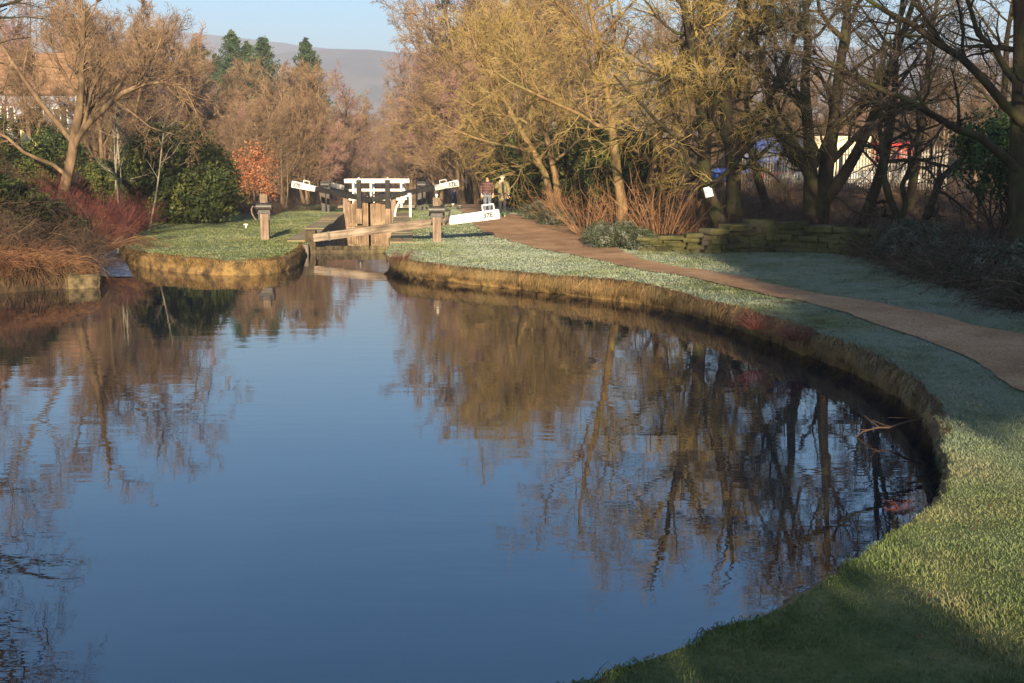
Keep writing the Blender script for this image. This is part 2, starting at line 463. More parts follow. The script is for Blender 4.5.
# canal water
def water_mat(name, body, bs, nscale, rough):
    m, nt, b = new_mat(name)
    v = gpos(nt)
    b.inputs['Base Color'].default_value = (*body, 1)
    b.inputs['Roughness'].default_value = rough
    b.inputs['IOR'].default_value = 1.85
    b.inputs['Specular IOR Level'].default_value = 0.6
    w1 = noise(nt, v, nscale, 3, 0.5, (0.45, 1.6, 1))
    w2 = noise(nt, v, nscale * 4.5, 3, 0.5, (0.5, 1.5, 1))
    w3 = noise(nt, v, 0.22, 2, 0.5)
    amp = ramp(nt, w3, [(0.35, (0.25,) * 3), (0.65, (1, 1, 1))])
    h = mathn(nt, 'MULTIPLY', mathn(nt, 'ADD', w1, mathn(nt, 'MULTIPLY', w2, 0.22)), amp)
    bump(nt, b, h, bs, 0.05)
    return m
M['water'] = water_mat('canal_water', (0.003, 0.006, 0.012), 0.065, 1.4, 0.0)
m, nt, b = new_mat('weir_water'); M['weir'] = m
f = noise(nt, gpos(nt), 7.0, 5, 0.6, (2.4, 0.5, 1))
nt.links.new(ramp(nt, f, [(0.35, (0.025, 0.04, 0.06)), (0.55, (0.08, 0.11, 0.16)), (0.72, (0.5, 0.54, 0.6))]), b.inputs['Base Color'])  # bluish tones paint in the reflected sky; pale streaks are foam
b.inputs['Roughness'].default_value = 0.3
bump(nt, b, f, 0.8, 0.08)

# ------------------------------------------------------------------ shoreline
def catmull(pts, step):
    P = np.array(pts, float)
    P = np.vstack([2 * P[0] - P[1], P, 2 * P[-1] - P[-2]])
    out = []
    for i in range(1, len(P) - 2):
        p0, p1, p2, p3 = P[i - 1:i + 3]
        n = max(2, int(np.linalg.norm(p2 - p1) / step))
        for t in np.arange(n) / n:
            out.append(0.5 * ((2 * p1) + (-p0 + p2) * t + (2 * p0 - 5 * p1 + 4 * p2 - p3) * t * t + (-p0 + 3 * p1 - 3 * p2 + p3) * t ** 3))
    out.append(P[-2])
    return np.array(out)

right_px = [(387, 253), (400, 262), (430, 266), (470, 270), (510, 273), (545, 277), (580, 281), (620, 285), (660, 291), (700, 301),
            (740, 312), (780, 325), (820, 338), (860, 353), (890, 370), (915, 390), (935, 420), (945, 450), (948, 480), (935, 502),
            (900, 530), (860, 557), (800, 592), (740, 619), (680, 642), (620, 664), (560, 685)]
sec_right = catmull([(-3.66, 33.6)] + [at(*p) for p in right_px] + [(-1.2, 4.3), (-3.5, 3.7)], 0.14)
sec_right[1:-1] += rng.normal(size=(len(sec_right) - 2, 2)) * 0.02
sec_left = catmull([(-7, 3.4), (-12, 5), (-16, 9), (-16.8, 14), (-15.0, 19), (-12.7, 22.8), (-11.1, 24.3), (-10.4, 25.1), (-9.7, 25.9)], 0.5)
sec_chan = catmull([(-9.95, 26.6), (-11.3, 30), (-12.6, 33), (-14.3, 38.5), (-15.9, 45), (-16.6, 50)], 0.6)
pen_px = [(121, 245), (123, 249), (144, 254), (188, 259), (232, 261), (265, 260), (290, 255), (300, 249), (301, 243)]
sec_pen = catmull([(-15.6, 50), (-14.6, 44.5), (-12.9, 38), (-11.7, 34)] + [at(*p) for p in pen_px], 0.2)
sec_pen[1:-1] += rng.normal(size=(len(sec_pen) - 2, 2)) * 0.015
LKL, LKR = [(-6.45, 35.5), (-8.5, 57.0)], [(-3.85, 35.5), (-5.95, 57.0)]
sec_lock = np.array([(-6.35, 34.6), (-6.45, 35.5), (-8.5, 57.0), (-9.6, 64), (-17, 120), (-12.5, 120), (-7.0, 64), (-5.95, 57), (-3.85, 35.5)], float)
secs = [sec_right, sec_left, sec_chan, sec_pen, sec_lock]
POLY = np.vstack(secs)

def in_poly(x, y, P):
    inside = np.zeros(len(x), bool)
    px, py = P[:, 0], P[:, 1]; qx, qy = np.roll(px, -1), np.roll(py, -1)
    for i in range(len(P)):
        c = ((py[i] > y) != (qy[i] > y))
        if qy[i] != py[i]:
            c &= x < (qx[i] - px[i]) * (y - py[i]) / (qy[i] - py[i]) + px[i]
        inside ^= c
    return inside

area = 0.5 * np.sum(POLY[:, 0] * np.roll(POLY[:, 1], -1) - np.roll(POLY[:, 0], -1) * POLY[:, 1])
ORI = 1.0 if area > 0 else -1.0           # +1: water lies on the left of the walking direction

def water_normals(L):
    t = np.gradient(L, axis=0); t = norm(t)
    k = np.ones(5) / 5
    for j in range(2):
        tp = np.pad(t[:, j], 2, mode='edge'); t[:, j] = np.convolve(tp, k, 'valid')
    t = norm(t)
    return np.stack([-t[:, 1], t[:, 0]], 1) * ORI

# border between lawn and the woodland strip on the right
wood_line = np.array([(-4.0, 90), (-1.6, 70), (0.2, 56), (1.4, 46), (2.7, 36.5), (3.6, 31.4), (5.15, 30.8), (6.95, 31.4), (8.7, 30.8), (9.3, 28.2), (9.1, 23.6), (8.7, 18.5), (9.9, 14), (13, 8), (16, -20)])
def wood_mask(x, y):
    xb = np.interp(y, wood_line[::-1, 1], wood_line[::-1, 0])
    w = sst(-0.3, 0.5, x - xb)
    xl = np.where(y > 26, -9.8 - 0.29 * (y - 26), -9.8 - 0.34 * (26 - y))
    w = np.maximum(w, sst(-0.6, 0.2, xl - x))
    w = np.maximum(w, sst(52, 56, y) * sst(2.0, 4.0, (-8.7 - 0.11 * (y - 57)) - x))
    w = np.maximum(w, sst(75, 85, y))
    return np.clip(w, 0, 1)

pts = []
def grid(x0, x1, y0, y1, s, keep=None):
    X, Y = np.meshgrid(np.arange(x0, x1 + 1e-6, s), np.arange(y0, y1 + 1e-6, s))
    X = X.ravel() + rng.uniform(-.2, .2, X.size) * s; Y = Y.ravel() + rng.uniform(-.2, .2, Y.size) * s
    if keep is not None:
        k = keep(X, Y); X, Y = X[k], Y[k]
    pts.append(np.stack([X, Y], 1))
box = lambda a, b, c, e: (lambda x, y: ~((x > a) & (x < b) & (y > c) & (y < e)))
grid(-2, 13, 3, 15, 0.3)
grid(-34, 34, -14, 76, 0.9, box(-2.3, 13.3, 2.7, 15.3))
grid(-160, 160, -60, 260, 7, box(-36, 36, -16, 78))
grid(-3600, 3600, -300, 3900, 240, box(-165, 165, -65, 265))
Gp = np.vstack(pts)
Gp = Gp[~in_poly(Gp[:, 0], Gp[:, 1], POLY)]
# keep grid points off the shoreline itself
dmin = np.full(len(Gp), 9.0)
near = (np.abs(Gp[:, 0]) < 40) & (Gp[:, 1] < 125)
dd_ = np.linalg.norm(Gp[near][:, None, :] - POLY[None], axis=2).min(1) if near.any() else []
dmin[near] = dd_
Gp = Gp[dmin > 0.08]
allp = np.vstack([POLY, Gp])
nP = len(POLY)
res = delaunay_2d_cdt([Vector(p) for p in allp], [(i, (i + 1) % nP) for i in range(nP)], [], 0, 1e-5)
vv = np.array([(v.x, v.y) for v in res[0]])
tt = np.array([tuple(f) for f in res[2]], np.int32)
cen = vv[tt].mean(1)
tt = tt[~in_poly(cen[:, 0], cen[:, 1], POLY)]
zz = G(vv[:, 0], vv[:, 1])
me = mesh_np('ground', np.column_stack([vv, zz]), None, tt)
wa = me.attributes.new('wood', 'FLOAT', 'POINT')
if len(me.vertices) == len(vv):
    wa.data.foreach_set('value', wood_mask(vv[:, 0], vv[:, 1]).astype(np.float32))
struct(link('ground', me, M['ground']))

# bank faces
def bank(name, L, profile, mat, rough, keyz=None):
    n = water_normals(L); N = len(L)
    zt = G(L[:, 0], L[:, 1])
    rows = []
    for j, (o, fz) in enumerate(profile):
        r = rng.normal(size=N)
        r = np.convolve(np.pad(r, 3, mode='edge'), np.ones(7) / 7, 'valid') * 1.8 * rough
        if j == 0: r = r * 0
        z = zt * fz if fz >= 0 else np.full(N, fz)
        rows.append(np.column_stack([L + n * (o + r)[:, None], z + (rng.normal(size=N) * rough * 0.3 if 0 < j < len(profile) - 1 else 0)]))
    V = np.stack(rows, 0); K = len(rows)
    idx = np.arange(K * N).reshape(K, N)
    F = np.stack([idx[:-1, :-1], idx[:-1, 1:], idx[1:, 1:], idx[1:, :-1]], -1).reshape(-1, 4)
    return struct(link(name, mesh_np(name, V.reshape(-1, 3), F), mat))
bank('canal_bank', sec_right, [(0, 1), (0.04, .88), (-0.02, .65), (-0.10, .42), (-0.13, .2), (-0.14, .02), (-0.14, -.5)], M['bank'], 0.045)
bank('canal_bank', sec_pen, [(0, 1), (0.05, .93), (0.07, .75), (0.05, .5), (0.07, .25), (0.06, .03), (0.08, -.5)], M['bank'], 0.03)
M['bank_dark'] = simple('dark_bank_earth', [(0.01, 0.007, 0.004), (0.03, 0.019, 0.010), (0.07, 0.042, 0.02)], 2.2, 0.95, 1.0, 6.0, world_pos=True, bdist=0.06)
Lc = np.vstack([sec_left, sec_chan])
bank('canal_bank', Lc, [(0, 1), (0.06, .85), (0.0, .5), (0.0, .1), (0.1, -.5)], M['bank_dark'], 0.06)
bank('canal_bank', np.vstack([sec_chan[-1:], sec_pen[:1]]), [(0, 1), (0.05, .5), (0.1, -.5)], M['bank'], 0.0)
def lockwall(pts_, name='lock_wall'):
    L = np.array(pts_, float); Q = []
    for a, c in zip(L[:-1], L[1:]):
        n = max(1, int(np.linalg.norm(c - a) / 1.0)); Q += [a + (c - a) * i / n for i in range(n)]
    Q.append(L[-1]); Q = np.array(Q)
    zt = G(Q[:, 0], Q[:, 1])
    V = np.vstack([np.column_stack([Q, zt]), np.column_stack([Q, np.full(len(Q), -3.6)])]); N = len(Q)
    F = [(i, i + 1, N + i + 1, N + i) for i in range(N - 1)]
    return struct(link(name, mesh_np(name, V, F, smooth=False), M['stone']))
lockwall([tuple(sec_pen[-1])] + [tuple(p) for p in sec_lock[:4]])
lockwall([tuple(p) for p in sec_lock[3:6]])
lockwall([tuple(p) for p in sec_lock[5:]] + [tuple(sec_right[0])])
# coping along the chamber, brown earth and stone
def strip(name, A, B, dz, mat, nx=6):
    A = np.array(A, float); B = np.array(B, float); N = len(A)
    V = []
    for k in range(nx + 1):
        q = A + (B - A) * k / nx
        V.append(np.column_stack([q, G(q[:, 0], q[:, 1]) + dz]))
    V = np.stack(V, 1).reshape(-1, 3); idx = np.arange(N * (nx + 1)).reshape(N, nx + 1)
    F = np.stack([idx[:-1, :-1], idx[:-1, 1:], idx[1:, 1:], idx[1:, :-1]], -1).reshape(-1, 4)
    return struct(link(name, mesh_np(name, V, F), mat))
def copstones(edge0, edge1, side, name='lock_coping'):
    a, c = np.array(edge0), np.array(edge1); u = (c - a) / np.linalg.norm(c - a); nrm_ = np.array([-u[1], u[0]]) * side
    bm = bmesh.new(); Ltot = np.linalg.norm(c - a); s = 0.0
    ang = math.atan2(u[1], u[0])
    while s < Ltot - 0.2:
        l = min(random.uniform(0.9, 1.5), Ltot - s)
        p = a + u * (s + l / 2) + nrm_ * 0.36
        bm_box(bm, l + 0.004, 0.74, 0.22, T3(p[0], p[1], gz(*p) - 0.06 + random.uniform(-.008, .008), 0, 0, ang), 0.02)
        s += l
    return struct(bm_done(name, bm, M['coping']))
copstones((-6.5, 36.0), (-8.5, 57.0), 1)
copstones((-3.80, 34.9), (-5.95, 57.0), -1)

# water
V = [(-60, -14, 0), (14, -14, 0), (14, 35.62, 0), (-60, 35.62, 0)]
struct(link('canal_water', mesh_np('canal_water', V, [(0, 1, 2, 3)], smooth=False), M['water']))
V = [(-19, 35.9, -2.2), (-3, 35.9, -2.2), (-3, 125, -2.2), (-19, 125, -2.2)]
struct(link('lower_water', mesh_np('lower_water', V, [(0, 1, 2, 3)], smooth=False), M['water']))
# by-wash: water sliding down the side channel
cl = catmull([(-10.0, 27.9), (-11.2, 31), (-12.3, 33.5), (-13.8, 38), (-15.2, 45)], 0.4)
A = cl - [1.3, 0]; B = cl + [.5, 0]
zc = 0.015 + 0.10 * sst(28, 34, cl[:, 1])
N = len(cl); V = []
for k in range(5): V.append(np.column_stack([A + (B - A) * k / 4, zc]))
V = np.stack(V, 1).reshape(-1, 3); idx = np.arange(N * 5).reshape(N, 5)
F = np.stack([idx[:-1, :-1], idx[:-1, 1:], idx[1:, 1:], idx[1:, :-1]], -1).reshape(-1, 4)
struct(link('weir_water', mesh_np('weir_water', V, F), M['weir']))

# towpath
pl = [(-5.2, 80), (-3.6, 66), (-2.2, 52), (-1.35, 42)] + [at(*p) for p in [(513, 242), (566, 254), (612, 263), (679, 278), (700, 281), (795, 302), (890, 328), (966, 355), (1024, 393)]] + [(6.6, 8.2), (9, 3)]
pu = [(-3.2, 80), (-1.6, 66), (-0.2, 52)] + [at(*p) for p in [(536, 221), (579, 230), (599, 237), (619, 250), (646, 260), (720, 273), (814, 292), (928, 315), (1024, 336)]] + [(9.3, 11), (12.5, 5)]
def resample(P, n):
    P = catmull(P, 0.3); s = np.concatenate([[0], np.cumsum(np.linalg.norm(np.diff(P, axis=0), axis=1))])
    t = np.linspace(0, s[-1], n)
    return np.stack([np.interp(t, s, P[:, 0]), np.interp(t, s, P[:, 1])], 1)
PL, PU = resample(pl, 330), resample(pu, 330)
sm_ = lambda r: np.convolve(np.pad(r, 2, mode='edge'), np.ones(5) / 5, 'valid')[:, None]
jl = sm_(rng.normal(size=330)) * 0.12; ju = sm_(rng.normal(size=330)) * 0.14
across = norm(PU - PL)
strip('towpath', PL + across * jl, PU + across * ju, 0.022, M['path'], 8)

# hills beyond the valley
def hill(name, y0, prof, depth, mat):
    xs = np.array([p[0] for p in prof], float); hs = np.array([p[1] for p in prof], float)
    X = np.linspace(xs[0], xs[-1], 120); H = np.interp(X, xs, hs)
    for k in range(3): H = np.convolve(np.pad(H, 3, mode='edge'), np.ones(7) / 7, 'valid')
    H = H + np.convolve(np.pad(rng.normal(size=120), 2, mode='edge'), np.ones(5) / 5, 'valid') * 1.2
    rows = []
    for k in range(16):
        t = k / 15; f = math.sin(t * math.pi / 2) if k <= 15 else 1
        rows.append(np.column_stack([X, np.full(120, y0 + depth * t), -3 + (H + 3) * f + (rng.normal(size=120) * 0.5 if 0 < k < 15 else 0)]))
    V = np.stack(rows, 0); idx = np.arange(16 * 120).reshape(16, 120)
    F = np.stack([idx[:-1, :-1], idx[:-1, 1:], idx[1:, 1:], idx[1:, :-1]], -1).reshape(-1, 4)
    return struct(link(name, mesh_np(name, V.reshape(-1, 3), F), mat))
M['moor'] = simple('moorland', [(0.02, 0.024, 0.018), (0.055, 0.05, 0.035), (0.10, 0.085, 0.06), (0.03, 0.036, 0.022)], 0.007, 0.95, world_pos=True)
def pxh(px, py, y): return ((px - 512) / FPX * y, CAM_H + (HOR - py) * y / FPX)
hill('hills', 1650, [pxh(x, y, 2100) for x, y in [(-300, 95), (0, 80), (180, 78), (250, 66), (300, 54), (340, 51), (400, 54), (450, 66), (560, 75), (800, 60), (1300, 70)]], 450, M['moor'])
hill('hills', 2250, [pxh(x, y, 2800) for x, y in [(-300, 60), (0, 45), (160, 36), (210, 37), (270, 46), (330, 56), (450, 60), (700, 50), (1300, 60)]], 550, M['moor'])

# the damp winter air of the valley
m = bpy.data.materials.new('haze_air'); m.use_nodes = True; nt = m.node_tree
nt.nodes.remove(nt.nodes['Principled BSDF'])
pv = nd(nt, 'ShaderNodeVolumePrincipled')
pv.inputs['Color'].default_value = (0.88, 0.91, 1.0, 1); pv.inputs['Density'].default_value = 0.00054
pv.inputs['Anisotropy'].default_value = 0.2
nt.links.new(pv.outputs[0], nt.nodes['Material Output'].inputs['Volume'])
bm = bmesh.new(); bm_box(bm, 8000, 4400, 346, T3(0, 1850, 173 - 6))
hz = bm_done('haze', bm, m); hz['kind'] = 'stuff'

# ------------------------------------------------------------------ trees
def make_tree_meshes(seed, stems, limb, L2, L3, L4, twig_r=0.006, trunk_sides=10):
    """stems: list of (points, radii); limb/L2/L3/L4: dicts for spawn. returns trunk mesh, crown mesh"""
    rg = np.random.default_rng(seed)
    P0 = np.array([s[0] for s in stems]); R0 = np.array([s[1] for s in stems])
    P1, R1 = spawn(rg, P0, R0, **limb)
    P2, R2 = spawn(rg, P1, R1, **L2)
    P3, R3 = spawn(rg, P2, R2, rmin=twig_r, **L3)
    crown = [(P3, R3, 3)]
    if L4:
        P4, R4 = spawn(rg, P3, R3, rmin=twig_r, **L4); crown.append((P4, R4, 3))
    tip, rt = spawn(rg, P0, R0, 5, 0.75, 1.0, R(35), .2, .35, 5, up=0.05, wig=.15, rs=.7)
    tip2, rt2 = spawn(rg, tip, rt, 7, 0.2, 1.0, R(40), .2, .5, 4, up=0.03, wig=.15, rs=.6, rmin=twig_r)
    tip3, rt3 = spawn(rg, tip2, rt2, 6, 0.2, 1.0, R(40), .2, .5, 3, up=0.0, wig=.15, rs=.6, rmin=twig_r)
    crown += [(tip2, rt2, 3), (tip3, rt3, 3)]
    return tubes_mesh('trunk', [(P0, R0, trunk_sides), (P1, R1, 6), (P2, R2, 4), (tip, rt, 5)]), tubes_mesh('crown', crown)

def plant_tree(name, label, meshes, mats, loc, rz=0, sc=1.0, group=None, cat='tree'):
    t = thing(name, label, cat, loc, rz, group)
    t.scale = (sc, sc, sc)
    link('trunk', meshes[0], mats[0], t); link('crown', meshes[1], mats[1], t)
    return t

def ground_loc(x, y, dz=-0.05): return (x, y, gz(x, y) + dz)

def rs_(seed): return np.random.default_rng(seed)

# -- the old bare tree on the left bank, leaning over the water
g_ = rs_(11)
pts0 = np.array([(0, 0, 0), (.12, 0, .6), (.30, 0, 1.2), (.46, .05, 1.8), (.58, .05, 2.4), (.72, .1, 3.1), (.85, .1, 3.9), (.92, .1, 4.8), (1.0, .2, 5.8)])
r0 = np.array([.30, .23, .21, .20, .19, .16, .13, .10, .06])
pts1 = np.array([(.50, .05, 2.0), (.75, -.1, 2.4), (1.1, -.2, 2.75), (1.6, -.3, 3.15), (2.1, -.3, 3.55), (2.6, -.3, 3.75), (3.1, -.2, 3.85), (3.6, -.2, 3.75), (4.1, -.2, 3.45)])
r1 = np.array([.15, .13, .125, .115, .105, .09, .075, .055, .035])
pts2 = np.array([(.52, .05, 2.2), (.1, .2, 2.7), (-.4, .25, 3.3), (-.8, .3, 3.9), (-1.2, .3, 4.5), (-1.5, .3, 5.1), (-1.9, .4, 5.6), (-2.2, .4, 6.1), (-2.5, .5, 6.6)])
r2 = np.array([.12, .11, .10, .09, .085, .07, .06, .045, .03])
pts3 = np.array([(.25, 0, 1.35), (-.1, .1, 1.6), (-.5, .15, 1.75), (-.95, .2, 1.95), (-1.4, .25, 2.35), (-1.9, .3, 2.6), (-2.4, .3, 3.0), (-2.8, .3, 3.3), (-3.2, .4, 3.5)])
r3 = np.array([.09, .085, .08, .07, .065, .055, .045, .035, .02])
for q_ in (r0, r1, r2, r3): q_ *= .68
old = make_tree_meshes(12, [(pts0, r0), (pts1, r1), (pts2, r2), (pts3, r3)],
    dict(n=9, t0=.38, t1=1, ang=R(50), angv=.25, lenf=.55, K=7, up=.06, wig=.2, rs=.5, taper=.4),
    dict(n=8, t0=.2, t1=1, ang=R(45), angv=.25, lenf=.55, K=6, up=.05, wig=.2, rs=.45, taper=.4),
    dict(n=7, t0=.2, t1=1, ang=R(42), angv=.25, lenf=.55, K=5, up=.03, wig=.2, rs=.5, taper=.4),
    dict(n=4, t0=.2, t1=1, ang=R(40), angv=.25, lenf=.55, K=3, up=.02, wig=.15, rs=.6, taper=.4), twig_r=.0055)
plant_tree('bare_tree', 'gnarled bare tree with thick leaning trunk among the red stemmed shrubs on the left', old, (M['bark_brown'], M['twig_red']), ground_loc(-15.15, 37.5, -.1), 0, 1.18)

# -- large mass of golden twigged trees on the right
def big_tree(seed, h, r, lean=(0, 0), nst=1, spread=.35, twig=.0075, droop=.05, limb_n=12, dens=1.0, low=.22):
    g = rs_(seed); st = []
    for k in range(nst):
        a = 2 * math.pi * k / max(nst, 1) + g.uniform(0, 6)
        off = .0 if nst == 1 else .22
        dr = (lean[0] + (spread * math.cos(a) if nst > 1 else 0), lean[1] + (spread * math.sin(a) if nst > 1 else 0), 1)
        st.append(stem(g, (off * math.cos(a), off * math.sin(a), 0), dr, h * .78 * g.uniform(.85, 1.05), r * (1 if nst == 1 else .75), r * .16, 10, .10, .04))
    n3 = max(4, int(9 * dens)); n4 = max(3, int(6 * dens))
    return make_tree_meshes(seed + 1, st,
        dict(n=limb_n, t0=low, t1=1, ang=R(55), angv=.22, lenf=.55, K=8, up=.03, wig=.16, rs=.55, taper=.55),
        dict(n=8, t0=.15, t1=1, ang=R(48), angv=.25, lenf=.5, K=6, up=.02, wig=.18, rs=.55, taper=.4, droop=droop),
        dict(n=n3, t0=.15, t1=1, ang=R(45), angv=.25, lenf=.55, K=5, up=.0, wig=.18, rs=.5, taper=.4, droop=droop * 1.5),
        dict(n=n4, t0=.15, t1=1, ang=R(40), angv=.25, lenf=.65, K=3, up=-.01, wig=.14, rs=.6, taper=.4, droop=droop * 2), twig_r=twig)
gold_a = big_tree(21, 13.5, .24, (-.10, -.05), 2, .25, droop=.10, dens=.9)
gold_b = big_tree(23, 12.8, .20, (-.05, 0), 1, .3, droop=.06, dens=.85, limb_n=14, low=.36)
gold_c = big_tree(25, 12.0, .20, (.05, 0), 2, .3, droop=.06, dens=.85)
G1 = 'golden twigged trees along the towpath'
plant_tree('bare_tree', 'large golden twigged bare tree with thin sunlit yellow trunk right of the walkers', gold_b, (M['bark_gold'], M['twig_gold']), ground_loc(3.75, 38.5), .3, 1.0, G1)
plant_tree('bare_tree', 'tall olive gold bare tree with drooping twigs just behind the yellow trunked one', gold_c, (M['bark_gold'], M['twig_olive']), ground_loc(1.9, 46), 2.1, 1.08, G1)
plant_tree('bare_tree', 'golden bare tree whose branches hang over the two walkers', gold_b, (M['bark_brown'], M['twig_gold']), ground_loc(0.8, 57), 4.0, 1.05, G1)
plant_tree('bare_tree', 'golden brown bare tree leaning at the edge of the open sky beyond the lock', gold_c, (M['bark_brown'], M['twig_gold']), ground_loc(-0.6, 68), .9, 1.0, G1)
plant_tree('bare_tree', 'dense olive bare tree between the yellow trunk and the leaning twin trunks', gold_c, (M['bark_brown'], M['twig_olive']), ground_loc(5.3, 43), 5.0, 1.1, G1)

# twin trunks leaning left, paper notice nailed on
g = rs_(31)
tp = [(np.array([(.15, 0, 0), (-.05, 0, .5), (-.35, 0, 1.1), (-.62, 0, 1.75), (-.72, 0, 2.5), (-.70, .05, 3.3), (-.85, .1, 4.3), (-1.1, .2, 5.6), (-1.4, .3, 7.2), (-1.6, .4, 9.0)]), np.array([.34, .24, .22, .21, .20, .19, .17, .14, .10, .05])),
      (np.array([(.25, .1, 0), (.22, .1, .6), (.20, .1, 1.3), (.18, .1, 2.1), (.10, .1, 2.9), (-.05, .15, 3.7), (-.1, .2, 4.8), (.1, .3, 6.1), (.4, .4, 7.6), (.6, .4, 9.4)]), np.array([.33, .24, .225, .21, .2, .19, .16, .13, .09, .05])),
      (np.array([(.22, .1, 2.6), (.5, .1, 3.2), (.9, .1, 3.9), (1.3, .0, 4.7), (1.6, .0, 5.5), (1.9, .1, 6.3), (2.2, .1, 7.1), (2.4, .1, 7.9), (2.6, .2, 8.6), (2.7, .2, 9.2)]), np.linspace(.14, .03, 10))]
twin = make_tree_meshes(32, tp,
    dict(n=12, t0=.32, t1=1, ang=R(58), angv=.25, lenf=.45, K=8, up=.02, wig=.18, rs=.4, taper=.45),
    dict(n=9, t0=.15, t1=1, ang=R(48), angv=.25, lenf=.5, K=6, up=.0, wig=.2, rs=.45, taper=.4, droop=.08),
    dict(n=8, t0=.15, t1=1, ang=R(45), angv=.25, lenf=.55, K=5, up=.0, wig=.2, rs=.5, taper=.4, droop=.1),
    dict(n=6, t0=.1, t1=1, ang=R(42), angv=.25, lenf=.6, K=3, up=0, wig=.16, rs=.6, taper=.4, droop=.1), twig_r=.006)
TW = (6.35, 33.2)
twin_t = plant_tree('bare_tree', 'bare tree with two dark leaning trunks and a white notice, behind the mossy wall', twin, (M['bark_dark'], M['twig_olive']), ground_loc(*TW))
bm = bmesh.new(); bm_box(bm, .24, .012, .30, T3(0, 0, 0), .002)
for k in range(5): bm_box(bm, .15 if k else .1, .004, .012, T3(0, -.008, .09 - k * .045))
nl = bm_done('notice', bm, [M['paper']], None)
nl.location = (TW[0] - .60, TW[1] - .225, gz(*TW) + 1.62); nl.rotation_euler = (R(-6), R(-14), 0)
tag(nl, 'small white paper notice fixed at an angle to the leaning left trunk', 'notice')

# sycamore with four stems, in shade
sp_ = [(np.array([(0, 0, 0), (-.02, 0, .6), (-.05, 0, 1.3), (-.08, 0, 2.0), (-.12, .05, 2.8), (-.22, .1, 3.7), (-.35, .1, 4.8), (-.3, .1, 6.2), (-.5, .2, 7.8), (-.7, .2, 9.6)]), np.array([.42, .27, .235, .21, .18, .16, .14, .11, .08, .04])),
       (np.array([(.1, 0, .1), (.2, 0, .6), (.28, 0, 1.2), (.34, .05, 1.9), (.42, .05, 2.7), (.55, .1, 3.6), (.62, .1, 4.8), (.75, .1, 6.2), (.9, .2, 7.8), (1.1, .2, 9.8)]), np.array([.38, .29, .25, .23, .21, .18, .15, .12, .08, .04])),
       (np.array([(.3, 0, 1.3), (.55, -.05, 1.7), (.85, -.1, 2.15), (1.2, -.1, 2.8), (1.5, -.15, 3.5), (1.75, -.2, 4.3), (2.1, -.2, 5.3), (2.4, -.3, 6.5), (2.8, -.3, 7.8), (3.1, -.3, 9.2)]), np.array([.2, .19, .175, .16, .14, .13, .11, .08, .06, .03])),
       (np.array([(-.1, 0, 2.0), (-.35, 0, 2.5), (-.7, 0, 3.0), (-1.1, .05, 3.5), (-1.35, .1, 4.2), (-1.5, .1, 5.0), (-1.8, .1, 5.9), (-2.1, .2, 6.9), (-2.3, .2, 7.9), (-2.5, .2, 8.9)]), np.linspace(.13, .03, 10))]
syc = make_tree_meshes(42, sp_,
    dict(n=9, t0=.3, t1=1, ang=R(50), angv=.25, lenf=.45, K=8, up=.05, wig=.18, rs=.5, taper=.45),
    dict(n=7, t0=.15, t1=1, ang=R(45), angv=.25, lenf=.5, K=6, up=.03, wig=.2, rs=.55, taper=.4),
    dict(n=6, t0=.15, t1=1, ang=R(45), angv=.25, lenf=.55, K=5, up=.02, wig=.2, rs=.5, taper=.4),
    dict(n=4, t0=.15, t1=1, ang=R(42), angv=.25, lenf=.55, K=3, up=0.02, wig=.16, rs=.6, taper=.4), twig_r=.006)
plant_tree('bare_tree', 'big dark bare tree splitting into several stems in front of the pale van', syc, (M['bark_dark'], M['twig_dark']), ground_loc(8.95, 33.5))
lean = [(np.array([(0, 0, 0), (.18, 0, .55), (.4, 0, 1.2), (.62, 0, 1.9), (.82, 0, 2.7), (.95, .05, 3.6), (1.05, .1, 4.7), (1.0, .1, 6.0), (1.2, .2, 7.4), (1.3, .2, 8.8)]), np.array([.26, .18, .165, .155, .14, .12, .10, .08, .06, .03]))]
lean_m = make_tree_meshes(45, lean, dict(n=12, t0=.4, t1=1, ang=R(52), angv=.25, lenf=.42, K=7, up=.03, wig=.18, rs=.5, taper=.45),
    dict(n=8, t0=.15, t1=1, ang=R(45), angv=.25, lenf=.5, K=6, up=.0, wig=.2, rs=.55, taper=.4), dict(n=7, t0=.15, t1=1, ang=R(45), angv=.25, lenf=.55, K=5, up=0, wig=.2, rs=.5, taper=.4),
    dict(n=4, t0=.15, t1=1, ang=R(42), angv=.25, lenf=.55, K=3, up=0, wig=.16, rs=.6, taper=.4), twig_r=.006)
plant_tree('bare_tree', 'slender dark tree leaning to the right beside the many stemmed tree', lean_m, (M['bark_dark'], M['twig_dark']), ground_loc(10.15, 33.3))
thorn = [(np.array([(0, 0, 0), (-.25, 0, .45), (-.55, 0, .95), (-.85, 0, 1.5), (-1.05, 0, 2.1), (-1.1, 0, 2.8), (-1.25, 0, 3.5), (-1.2, .1, 4.3), (-1.4, .1, 5.0), (-1.5, .1, 5.6)]), np.linspace(.15, .025, 10)),
         (np.array([(.05, 0, 0), (.15, 0, .5), (.2, 0, 1.0), (.4, 0, 1.6), (.55, 0, 2.1), (.95, 0, 2.5), (1.4, 0, 2.75), (1.8, .1, 3.1), (2.2, .1, 3.3), (2.6, .1, 3.7)]), np.linspace(.15, .025, 10)),
         (np.array([(-.5, 0, .9), (-.4, 0, 1.4), (-.5, .1, 1.9), (-.3, .1, 2.4), (-.35, .1, 2.9), (-.1, .1, 3.4), (-.2, .1, 4.0), (.1, .1, 4.5), (.1, .1, 5.1), (.2, .1, 5.7)]), np.linspace(.09, .02, 10))]
